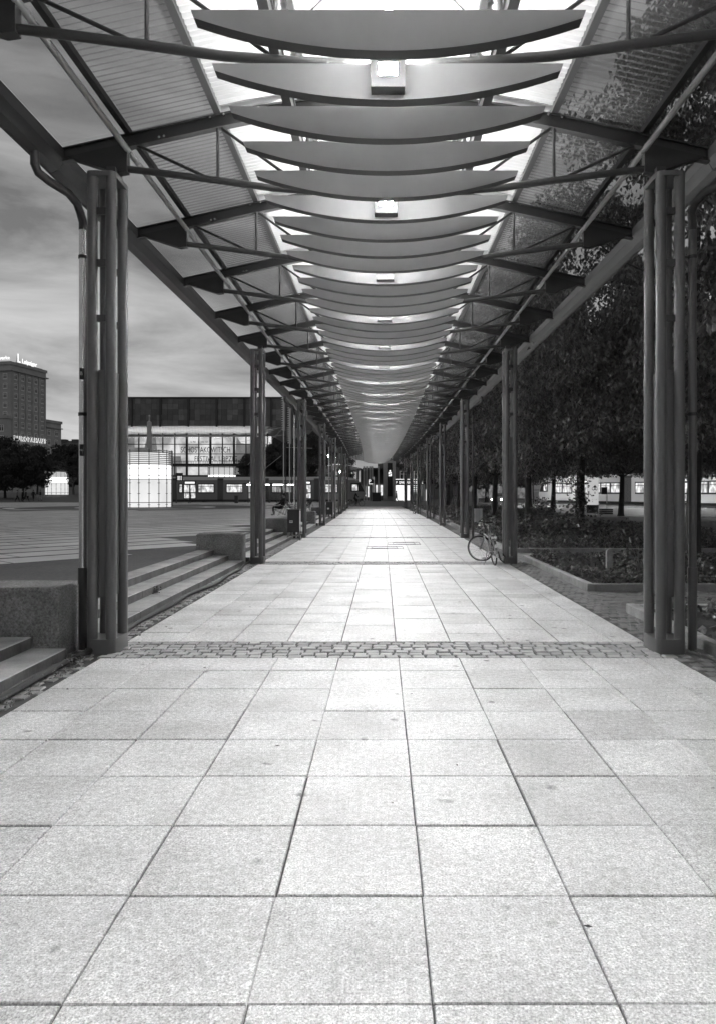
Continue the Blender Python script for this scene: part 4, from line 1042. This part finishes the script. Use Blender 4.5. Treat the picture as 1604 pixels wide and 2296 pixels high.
MB().box(16,48,-.2,-.05,.2,3.4).obj('shop_front', 'dim_window', ofc)
for k in range(10): MB().box(16+3.2*k,16.25+3.2*k,-.4,-.201,.1,3.6).obj('shop_pillar', 'stone_pale', ofc)
hd = thing('hoarding', 'pale printed hoarding banner at the tram street', 'banner', at(1214,1102,112)[:2]+(0,))
MB().box(-1.5,1.5,-.05,.05,1.6,4.0).obj('banner', 'poster', hd); MB().box(-1.5,1.5,.1,.3,-.1,4.0).obj('frame', 'plaster', hd)
hb = MB()
for k in range(26): hb.box(-1.4+.11*k,-1.4+.11*k+random.uniform(.02,.07),-.06,-.0501,1.75,2.05)
hb.obj('print', 'ink', hd)

# ================================================================== STREET FURNITURE
ad = thing('advertising_column', 'round advertising column with a pale poster and dark foot', 'column', at(1327,1102,54)[:2]+(0,))
MB().tube([(0,0,-.1),(0,0,.62)], .45, 28).obj('foot', 'cabinet_dark', ad, True); MB().tube([(0,0,.621),(0,0,2.75)], .44, 28).obj('drum', 'poster_added_glow', ad, True)
MB().tube([(0,0,2.751),(0,0,2.84)], .49, 28).obj('cap', 'poster', ad, True)
def wrap(pts2, mt, nm, r=.4445):
    m = MB(); P = [(r*sin(x/r), -r*cos(x/r), z) for x, z in pts2]; n_ = len(P); cx_ = sum(p[0] for p in pts2)/n_; cz_ = sum(p[1] for p in pts2)/n_; m.add(P+[(r*sin(cx_/r), -r*cos(cx_/r), cz_)], [(i,(i+1)%n_,n_) for i in range(n_)]); m.obj(nm, mt, ad)
spade = []
for i in range(24):
    t_ = 2*pi*i/24; xh = .24*sin(t_)**3; yh = (13*cos(t_)-5*cos(2*t_)-2*cos(3*t_)-cos(4*t_))/17*.26
    spade.append((.05+xh, 1.92-yh))
wrap(spade, 'ink', 'spade_print'); wrap([(.0,1.50),(.10,1.50),(.05,1.68)][::-1], 'ink', 'spade_print')
wrap([(-.18,1.35),(-.08,1.29),(.02,1.35),(-.06,1.41),(-.1,1.39),(-.13,1.41)], 'ink', 'lip_print'); wrap([(-.14,1.0),(.2,1.0),(.2,1.1),(-.14,1.1)], 'plaster', 'text_print')
sgp = thing('street_sign', 'small dark sign plate on a slim post behind the lindens', 'sign', at(1359,1102,52)[:2]+(0,))
MB().tube([(0,0,0),(0,0,2.0)], .035, 8).obj('post', 'plaster', sgp); MB().box(-.42,.0,-.06,-.036,1.45,1.98).obj('plate', 'ink', sgp)
stk = thing('paver_stack', 'stack of weights round the foot of the sign post', 'stack', at(1357,1102,51)[:2]+(0,))
for k in range(3): MB().box(-.42,.42,-.3,.3,.0+.14*k,.11+.14*k).obj('slab', 'cabinet_dark', stk)
egg = MB(); egg.ball((0,0,.83), .66,.66,.84, 28, 18); tag(egg.obj('egg_seat', 'stone_pale', smooth=True, loc=(9.0, 70, 0)), 'large pale egg-shaped stone beside the tram street', 'sculpture')
bn = thing('litter_bin', 'white ribbed litter bin half hidden by ivy', 'bin', (4.62, 33.6, 0.05))
MB().tube([(0,0,0),(0,0,.74)], .17, 20).obj('liner', 'plaster', bn); 
for k in range(16): a = 2*pi*k/16; MB().bar((.185*cos(a),.185*sin(a),.02),(.185*cos(a),.185*sin(a),.78),.045,.02).obj('slat', 'white_paint', bn)
for (x, y, z, lb) in ((8.5,33,.45,'low pale stone bench edge among the lindens'),(12.0,29.5,.4,'long low stone bench edge towards the ad column')):
    tag(MB().bev(x,x+3.2,y,y+.4,0,z,.02).obj('stone_bench', 'kerb_stone'), lb, 'bench')
# cabinets on trestle legs
def cabinet(x, y, lb):
    t = thing('power_cabinet', lb, 'cabinet', (x,y,0), 0, 'dark cabinets on trestle legs')
    MB().box(-.20,.20,-.16,.16,.28,1.03).obj('case', 'cabinet_dark', t); MB().box(-.215,.215,-.175,.175,1.031,1.055).obj('lid', 'steel_paint', t)
    MB().box(.2005,.212,-.15,.15,.32,1.0).obj('door', 'plaster', t)
    for (sx_, sy_) in ((-1,-1),(1,-1),(-1,1),(1,1)): MB().tube([(sx_*.17,sy_*.13,.279),(sx_*.23,sy_*.17,0)], .016, 8).obj('leg', 'chrome', t)
    MB().bar((-.20,-.15,.16),(.20,-.15,.16),.02,.02).bar((-.20,.15,.16),(.20,.15,.16),.02,.02).obj('stretcher', 'chrome', t)
    MB().box(-.13,-.02,-.164,-.1605,.60,.68).obj('label_plate', 'white_paint', t); MB().box(-.12,-.03,-.167,-.1641,.63,.65).obj('label_line', 'ink', t)
cabinet(-2.98, 23.6, 'dark cabinet on trestle legs in front of the third column by the steps')
cabinet(-3.12, 41.6, 'dark cabinet on trestle legs further along the steps')

# ================================================================== BICYCLES
def bicycle(lb, loc, rz, steer=0., lean=0., cat='bicycle', group=None, simple=False, paint='bike_paint', rack=True):
    t = thing('bicycle', lb, cat, loc, rz, group); t.rotation_euler = (lean, 0, rz); R = .325; wb = 1.06
    def wheel(parent):
        tm = MB().torus((0,0,0), R-.018, .018, 'y', 28, 6).obj('tyre', 'rubber', parent, True)
        rm = MB().torus((0,0,0), R-.042, .009, 'y', 28, 5).tube([(0,-.04,0),(0,.04,0)], .02, 8).obj('rim', 'chrome', parent, True); sp_ = MB()
        for k in range(6 if simple else 18):
            a = 2*pi*k/(6 if simple else 18); sp_.tube([(.015*cos(a+1.3),.02*(-1)**k,.015*sin(a+1.3)),((R-.045)*cos(a),0,(R-.045)*sin(a))], .0022 if not simple else .004, 3, False)
        sp_.obj('spokes', 'chrome', parent)
    rw = bpy.data.objects.new('rear_wheel', None); COL.objects.link(rw); rw.parent = t; rw.location = (0,0,R); wheel(rw)
    bb = Vector((.44,0,.27)); seat = Vector((.29,0,.78)); ht = Vector((.86,0,.80)); hb = Vector((.90,0,.60)); ax = Vector((0,0,R)); fx = Vector((wb,0,R))
    f = MB().tube([bb, seat], .016, 8).tube([bb, hb], .019, 8).tube([seat+(bb-seat)*.35, hb+Vector((-.01,0,.06))], .014, 8).tube([ht, hb], .020, 8)
    for s in (-1,1): f.tube([bb+Vector((0,s*.03,0)), ax+Vector((0,s*.06,0))], .009, 6).tube([seat+(bb-seat)*.1+Vector((0,s*.015,0)), ax+Vector((0,s*.06,0))], .008, 6)
    f.obj('frame', paint, t, True)
    MB().tube([seat, seat+Vector((-.03,0,.14))], .013, 8).obj('seat_post', 'chrome', t, True)
    sd = MB(); c0 = seat+Vector((-.04,0,.16))
    sd.add([c0+Vector(p) for p in ((-.12,-.085,0),(-.12,.085,0),(.02,.05,.0),(.16,.015,-.01),(.16,-.015,-.01),(.02,-.05,0),(-.13,-.07,.045),(-.13,.07,.045),(.02,.04,.03),(.15,.01,.018),(.15,-.01,.018),(.02,-.04,.03))],
           [(0,1,2,3,4,5)[::-1],(6,7,8,9,10,11)]+[(i,(i+1)%6,6+(i+1)%6,6+i) for i in range(6)][::1]); sd.obj('saddle', 'rubber', t)
    # steering group turns about the head tube
    fk = bpy.data.objects.new('steering', None); COL.objects.link(fk); fk.parent = t; fk.location = hb; 
    axis = (ht-hb).normalized(); fk.rotation_mode = 'QUATERNION'; from mathutils import Quaternion; fk.rotation_quaternion = Quaternion(axis, steer)
    d = fx-hb; g_ = MB()
    for s in (-1,1): g_.tube([(0,s*.045,-.0),(d.x*.5,s*.05,d.z*.55),(d.x,s*.05,d.z)], .011, 6)
    g_.bar((0,-.05,0),(0,.05,0),.03,.02); g_.obj('fork', paint, fk, True)
    h_ = ht-hb+Vector((-.02,0,.20)); hh = MB().tube([ht-hb, h_], .012, 8)
    hp = [(h_.x-.16,-.29,h_.z-.02),(h_.x-.03,-.25,h_.z+.03),(h_.x+.03,-.06,h_.z),(h_.x+.03,.06,h_.z),(h_.x-.03,.25,h_.z+.03),(h_.x-.16,.29,h_.z-.02)]
    hh.tube(hp, .011, 8); hh.obj('handlebar', 'chrome', fk, True)
    MB().tube(hp[:2], .016, 8).tube(hp[-2:], .016, 8).obj('grip', 'rubber', fk, True)
    MB().ball((h_.x+.08,0,h_.z-.10), .04,.04,.04).obj('headlamp', 'chrome', fk, True)
    wm_ = MB().torus((d.x,0,d.z), R-.018, .018, 'y', 28, 6).obj('front_tyre', 'rubber', fk, True)
    MB().torus((d.x,0,d.z), R-.042, .009, 'y', 28, 5).tube([(d.x,-.04,d.z),(d.x,.04,d.z)], .02, 8).obj('front_rim', 'chrome', fk, True); sp2 = MB()
    for k in range(6 if simple else 18):
        a = 2*pi*k/(6 if simple else 18); sp2.tube([(d.x+.015*cos(a+1.3),.02*(-1)**k,d.z+.015*sin(a+1.3)),(d.x+(R-.045)*cos(a),0,d.z+(R-.045)*sin(a))], .0022, 3, False)
    sp2.obj('front_spokes', 'chrome', fk)
    def fender(m_, c, a0, a1):
        for k in range(10):
            u = lerp(a0,a1,k/10); v = lerp(a0,a1,(k+1)/10); r_ = R+.022
            m_.add([(c[0]+r_*cos(u),-.024,c[2]+r_*sin(u)),(c[0]+r_*cos(u),.024,c[2]+r_*sin(u)),(c[0]+r_*cos(v),.024,c[2]+r_*sin(v)),(c[0]+r_*cos(v),-.024,c[2]+r_*sin(v))],[(0,1,2,3)])
    fm = MB(); fender(fm, ax, radians(60), radians(200)); fm.obj('rear_mudguard', 'chrome', t); fm = MB(); fender(fm, d, radians(40), radians(175)); fm.obj('front_mudguard', 'chrome', fk)
    cr_ = MB().torus((bb.x,-.05,bb.z), .085, .008, 'y', 20, 4)
    for s in (-1,1): cr_.tube([(bb.x,s*.06,bb.z),(bb.x+s*.08,s*.08,bb.z-s*.14)], .010, 6).box(bb.x+s*.08-.05,bb.x+s*.08+.05,min(s*.09,s*.17),max(s*.09,s*.17),bb.z-s*.14-.012,bb.z-s*.14+.012)
    cr_.obj('crank', 'chrome', t)
    if rack:
        rk = MB()
        for s in (-1,1): rk.tube([(.22,s*.05,.70),(-.10,s*.065,.70),(-.20,s*.06,.70)], .006, 5).tube([(-.10,s*.065,.70),(0,s*.075,R)], .005, 5)
        for k in range(4): rk.bar((.15-.11*k,-.06,.70),(.15-.11*k,.06,.70),.01,.008)
        rk.obj('luggage_rack', 'chrome', t); MB().box(-.245,-.205,-.06,-.01,.62,.67).box(-.245,-.205,.01,.06,.62,.67).box(-.37,-.352,-.025,.025,.44,.50).obj('rear_light', 'tram_pale', t)
        MB().tube([(.30,.03,.25),(.16,.22,.012)], .009, 6).obj('kickstand', 'chrome', t)
    return t
bicycle('bicycle on its kickstand with turned front wheel beside a column', (2.51, 15.55, 0), radians(93), radians(62), radians(-6))
tag(MB().tube([(2.62,15.75,.30),(2.66,15.7,.12),(2.75,15.75,.05),(2.80,15.9,.16),(2.74,15.85,.24)], .017, 8).obj('bike_lock', 'rubber', smooth=True), 'black bicycle lock looped from the parked bicycle to the column', 'lock')
bicycle('dark bicycle standing upright against a far column', (2.40, 50.4, 0), radians(92), radians(10), radians(-5), simple=True, paint='cabinet_dark')
for i in range(9): bicycle('parked bicycle in the crowded rack before the dark office block', (at(1000+4.0*i,0,112)[0], 112+.2*(i % 3), 0), radians(70 if i % 2 else 110), radians(20), radians(3), group='bicycles in the far rack', simple=True, rack=False)
for i in range(3): bicycle('parked bicycle beside the pedestrian at the far kerb', (at(1070+6*i,0,104)[0], 104, 0), radians(8+10*i), radians(15), radians(3), group='bicycles at the far kerb', simple=True, rack=False)

# ================================================================== PEOPLE
def person(lb, loc, rz, J, cloth=('cloth_black','cloth_dark'), hat=None, bag=None, scale=1., name='person', cat='person'):
    """J: joint positions (forward = +X, left = +Y). One skinned body; hair, shoes and bag are children."""
    root = thing(name, lb, cat, loc, rz); root.scale = (scale,)*3
    V = []; E = []; Rr = []
    def v(p, r): V.append(Vector(p)); Rr.append(r); return len(V)-1
    pel = v(J['pel'], .135); wa = v(J['waist'], .125); chs = v(J['chest'], .15); nk = v(J['neck'], .062); 
    hd0 = v(Vector(J['head'])-Vector((0,0,.07)), .075); hd = v(J['head'], .095); hd2 = v(Vector(J['head'])+Vector((-.01,0,.09)), .07)
    E += [(pel,wa),(wa,chs),(chs,nk),(nk,hd0),(hd0,hd),(hd,hd2)]
    nose = v(Vector(J['head'])+Vector(J.get('face',(1,0,0)))*.10+Vector((0,0,-.005)), .018); E.append((hd,nose))
    for s in ('l','r'):
        sg_ = 1 if s == 'l' else -1
        sh_ = v(Vector(J['chest'])+Vector((0,sg_*.17,.09)), .072); el = v(J['el'+s], .050); wr = v(J['wr'+s], .036); E += [(chs,sh_),(sh_,el),(el,wr)]
        dr = (Vector(J['wr'+s])-Vector(J['el'+s])).normalized(); sd_ = dr.cross(Vector((0,0,1))); 
        if sd_.length < .2: sd_ = dr.cross(Vector((1,0,0)))
        sd_.normalize(); pal = v(Vector(J['wr'+s])+dr*.075, .034); E.append((wr,pal)); dn = sd_.cross(dr)
        for q, (o_, l_) in enumerate(((-.03,.06),(-.01,.075),(.01,.072),(.03,.058))):
            a = v(Vector(J['wr'+s])+dr*(.10+l_*.5)+sd_*o_*1.1, .0095); b = v(Vector(J['wr'+s])+dr*(.10+l_)+sd_*o_*1.1+dn*.02, .0085); E += [(pal,a),(a,b)]
        a = v(Vector(J['wr'+s])+dr*.07+sd_*.055, .011); b = v(Vector(J['wr'+s])+dr*.10+sd_*.07, .009); E += [(pal,a),(a,b)]
        hp_ = v(Vector(J['pel'])+Vector((0,sg_*.10,-.05)), .105); kn = v(J['kn'+s], .066); an = v(J['an'+s], .042); toe = v(Vector(J['an'+s])+Vector(J.get('foot',(1,0,0)))*.17+Vector((0,0,-.045)), .034)
        E += [(pel,hp_),(hp_,kn),(kn,an),(an,toe)]
    me = bpy.data.meshes.new('body'); me.from_pydata(V, E, []); o = bpy.data.objects.new('body', me); COL.objects.link(o)
    md = o.modifiers.new('skin', 'SKIN'); md.use_smooth_shade = True
    for i, sv in enumerate(me.skin_vertices[0].data): sv.radius = (Rr[i], Rr[i]); sv.use_root = (i == pel)
    o.modifiers.new('sub', 'SUBSURF').levels = 1
    bpy.context.view_layer.update()
    bm_ = bpy.data.meshes.new_from_object(o.evaluated_get(bpy.context.evaluated_depsgraph_get())); bpy.data.objects.remove(o)
    for mm in (cloth[0], cloth[1], 'skin', 'rubber'): bm_.materials.append(MATS[mm])
    zn = J['neck'][2]-.01; zp = J['pel'][2]
    for p in bm_.polygons:
        c = p.center; k = 0
        nearhead = (c-Vector(J['head'])).length < .19
        hand = min((c-(Vector(J['wr'+s])+(Vector(J['wr'+s])-Vector(J['el'+s])).normalized()*.1)).length for s in 'lr') < .095
        legd = min(min((c-(Vector(J['kn'+s])*t_+(Vector(J['pel'])+Vector((0,(.1 if s=='l' else -.1),-.05)))*(1-t_))).length for t_ in (.15,.35,.55,.75,1.)) for s in 'lr')
        legd2 = min(min((c-(Vector(J['kn'+s])*t_+Vector(J['an'+s])*(1-t_))).length for t_ in (0,.25,.5,.75,1)) for s in 'lr')
        foot = min((c-(Vector(J['an'+s])+Vector(J.get('foot',(1,0,0)))*.08)).length for s in 'lr') < .13 and c.z < min(J['anl'][2],J['anr'][2])+.12
        if nearhead: k = 2
        elif hand: k = 2
        elif foot: k = 3
        elif c.z < zp-.02 or (min(legd,legd2) < .12 and c.z < zp+.08): k = 1
        p.material_index = k
    place(bm_, 'body', root)
    h = Vector(J['head']); fc = Vector(J.get('face',(1,0,0)))
    hm_ = MB().ball(tuple(h-fc*.022+Vector((0,0,.045))), .108,.104,.098, 12, 8)
    hm_.obj('hat' if hat else 'hair', hat or 'hair', root, True)
    for s in (-1,1):
        sdv = Vector((-fc.y, fc.x, 0))
        MB().ball(tuple(h+fc*.085+sdv*s*.034+Vector((0,0,.012))), .011,.011,.011, 6, 4).obj('eye', 'ink', root)
        MB().ball(tuple(h+sdv*s*.094-fc*.005), .018,.018,.03, 6, 4).obj('ear', 'skin', root)
    MB().ball(tuple(h+fc*.088+Vector((0,0,-.06))), .012,.022,.008, 6, 4).obj('mouth', 'cloth_dark', root)
    if bag:
        c = Vector(J['chest'])+Vector((-.22,0,-.08)); MB().ball(tuple(c), .11,.16,.24, 10, 8).obj('backpack', bag, root, True)
    return root
def walk(st=.3, arm=.15):
    return dict(pel=(0,0,.94), waist=(.0,0,1.10), chest=(.02,0,1.32), neck=(.02,0,1.50), head=(.04,0,1.64), ell=(-arm*.6,.24,1.13), wrl=(-arm*.3,.25,.88), elr=(arm*.4,-.24,1.13), wrr=(arm*1.3,-.23,.90),
                knl=(st*.5,.10,.50), anl=(st*.75,.10,.085), knr=(-st*.15,-.10,.50), anr=(-st*.9,-.10,.10))
def stand(): return walk(.04, .06)
for (px, d, rz, lb, cl, st) in ((39,103,.3,'walking pedestrian in a grey top crossing the square',('cloth_grey','cloth_black'),.35),(50.5,104,.1,'pedestrian in all black beside the walkers on the square',('cloth_black','cloth_black'),.1),(58,104,0,'striding pedestrian carrying a dark bag across the square',('cloth_dark','cloth_black'),.6),(75,108,1.2,'slim dark pedestrian walking alone on the square',('cloth_black','cloth_black'),.12),(91,109,3.0,'pedestrian in black top and pale shorts near the far kiosk',('cloth_black','cloth_light'),.25)):
    person(lb, ((px-VX)*d/FPX, d, gz(d)), rz, walk(st), cl)
tag(MB().ball((0,0,0), .2,.1,.16, 10, 6).obj('shoulder_bag', 'cloth_black', loc=((62.5-VX)*103.8/FPX, 103.8, gz(104)+.75)), 'dark bag hanging from the striding pedestrian', 'bag')
person('dark figure standing before the open tram door', (sx(431), SD-.9, .135), pi, walk(.12,.1), ('cloth_black','cloth_dark'), scale=1.02)
person('waiting passenger with arms folded behind the shelter glass', (sx(631), SD+1.6, .135), -pi/2, stand(), ('cloth_dark','cloth_dark'))
person('pedestrian with a backpack walking beyond the columns', (at(962,0,78)[0], 78, 0), pi*.55, walk(.2), ('cloth_light','cloth_grey'), bag='cloth_black')
person('dim pedestrian passing the car park entrance', (at(888,0,112)[0], 112, 0), pi*.9, walk(.3), ('cloth_grey','cloth_dark'))
person('pedestrian in a white top beside the far bicycles', (at(1091,0,103)[0], 103, 0), pi, walk(.1), ('white_paint','cloth_black'))
# cyclist
bx, by = at(789,0,77)[0], 77
bicycle('dark city bicycle ridden across the end of the arcade', (bx, by, 0), 0, 0, 0, simple=True, paint='cabinet_dark')
person('cyclist in dark hooded clothes riding across the end of the arcade', (bx, by, 0), 0,
       dict(pel=(.24,0,.98), waist=(.30,0,1.12), chest=(.43,0,1.34), neck=(.49,0,1.50), head=(.54,0,1.63), ell=(.58,.24,1.12), wrl=(.74,.25,1.02), elr=(.58,-.24,1.12), wrr=(.74,-.25,1.02),
            knl=(.60,.09,.72), anl=(.40,.10,.40), knr=(.52,-.09,.55), anr=(.34,-.10,.14)), ('cloth_black','cloth_black'))
# seated man on a wire lounge chair
def chair(lb, loc, rz):
    t = thing('lounge_chair', lb, 'chair', loc, rz, 'metal lounge chairs on the square')
    b = MB(); b.prism([(-.02,.40),(.42,.36),(.42,.385),(0,.425),(-.30,.86),(-.325,.85)], 'y', -.25, .25); b.obj('seat_shell', 'cabinet_dark', t)
    for s in (-1,1):
        MB().tube([(.48,s*.28,.0),(.42,s*.28,.36),(.36,s*.29,.60),(.20,s*.29,.64),(-.16,s*.28,.60),(-.26,s*.27,.42),(-.42,s*.28,0)], .014, 8).obj('arm_leg', 'chrome', t, True)
        MB().tube([(.42,s*.26,.37),(.05,s*.27,.18),(-.30,s*.27,.0)], .012, 8).tube([(-.02,s*.26,.40),(.20,s*.27,.02)], .012, 8).obj('leg', 'chrome', t, True)
    m_ = MB()
    for k in range(5): m_.bar((-.03-.06*k,-.26,.45+.09*k),(-.03-.06*k,.26,.45+.09*k),.01,.01)
    m_.obj('back_wires', 'chrome', t); return t
CD = 41.; cxx = at(632,0,CD)[0]
chair('metal lounge chair with a man in a woollen hat sitting in it', (cxx, CD, gz(CD)), pi)
person('man in dark hooded jacket and woollen hat sitting in a lounge chair', (cxx, CD, gz(CD)), pi,
       dict(pel=(.02,0,.53), waist=(-.07,0,.70), chest=(-.14,0,.92), neck=(-.14,0,1.08), head=(-.11,0,1.21), ell=(.06,.26,.74), wrl=(.28,.16,.68), elr=(.06,-.26,.74), wrr=(.28,-.16,.68),
            knl=(.52,.12,.52), anl=(.42,.12,.10), knr=(.55,-.12,.50), anr=(.50,-.14,.09), face=(.9,.35,0)), ('cloth_black','cloth_black'), hat='cloth_dark')
for (p, d, rz, lb) in ((681,50,.2,'empty metal lounge chair beside the column row'),(690,51.5,2.6,'empty metal lounge chair turned the other way beside the steps'),(651,43,.4,'empty metal lounge chair behind the seated man')):
    chair(lb, (at(p,0,d)[0], d, gz(d)), rz)

# ================================================================== CAR
def car(lb, loc, rz):
    t = thing('car', lb, 'car', loc, rz)
    pr = [(-2.1,.35),(-2.15,.75),(-1.95,1.0),(-1.5,1.05),(-1.0,1.45),(.35,1.45),(1.0,1.0),(1.9,.88),(2.1,.65),(2.1,.35)]
    MB().prism(pr, 'y', -.85, .85).obj('body', 'tram_body', t)
    for s in (-1,1): MB().prism([(-1.35,1.03),(-.95,1.38),(.3,1.38),(.85,1.03)], 'y', s*.851-.005, s*.851+.005).obj('side_window', 'window_pane', t)
    MB().add([(.40,-.72,1.42),(.98,-.76,1.03),(.98,.76,1.03),(.40,.72,1.42)],[(0,1,2,3)]).obj('windscreen', 'window_pane', t).location = (.03,0,.02)
    for (x, s) in ((-1.3,-1),(1.3,-1),(-1.3,1),(1.3,1)):
        w = MB().tube([(x,s*.70,.31),(x,s*.87,.31)], .31, 18).obj('wheel', 'rubber', t); MB().tube([(x,s*.871,.31),(x,s*.875,.31)], .19, 14).obj('rim', 'chrome', w)
    for s in (-1,1): MB().ball((2.08,s*.6,.66), .06,.15,.08).obj('headlight', 'bulb', t)
    return t
car('pale car with bright headlights waiting behind the lindens', (at(1121,0,88)[0], 88, 0), radians(-112))

# ================================================================== ADDED LAMPS, made up to brighten the tram and road (their heads hang among the crowns)
emi('added_street_bulb', 2600.)
for (x, y, lb) in ((27.5, 72, 'added tall lamp standing among the lindens at the tram street'), (19.5, 90, 'added tall lamp near the front of the passing tram'), (33, 52, 'added tall lamp at the near end of the tram street')):
    t = thing('street_lamp', lb, 'lamp', (x,y,0), 0)
    MB().tube([(0,0,-.1),(0,0,7.6),(.2,0,7.95),(1.0,0,8.05)], [.09,.06,.05,.04], 8).obj('post', 'steel_dark', t, True)
    MB().box(.8,1.5,-.14,.14,7.98,8.12).obj('head', 'steel_dark', t); MB().box(.86,1.44,-.10,.10,7.955,7.975).obj('glass', 'added_street_bulb', t)

# scraps and dry leaves blown over the walkway
lm = MB(); r3 = random.Random(77)
for q in range(46):
    y = 2.4 + 11*r3.random()**1.3; x = r3.uniform(-2.7, 2.8) if q % 3 else r3.choice((-2.72, 2.8))+r3.gauss(0,.12); lm.cur = 1 if r3.random() < .25 else 0
    sz = r3.uniform(.008,.022); a = r3.uniform(0,2*pi); u = Vector((cos(a),sin(a),r3.uniform(-.2,.2)))*sz; w = Vector((-sin(a),cos(a),r3.uniform(-.3,.3)))*sz*.55; c = Vector((x,y,.010))
    lm.add([c-u,c+w,c+u,c-w], [(0,1,2,3)])
tag(lm.obj('litter', ['soil','white_paint']), 'tiny scraps and dry leaf bits scattered over the pale walkway', 'litter', kind='stuff')
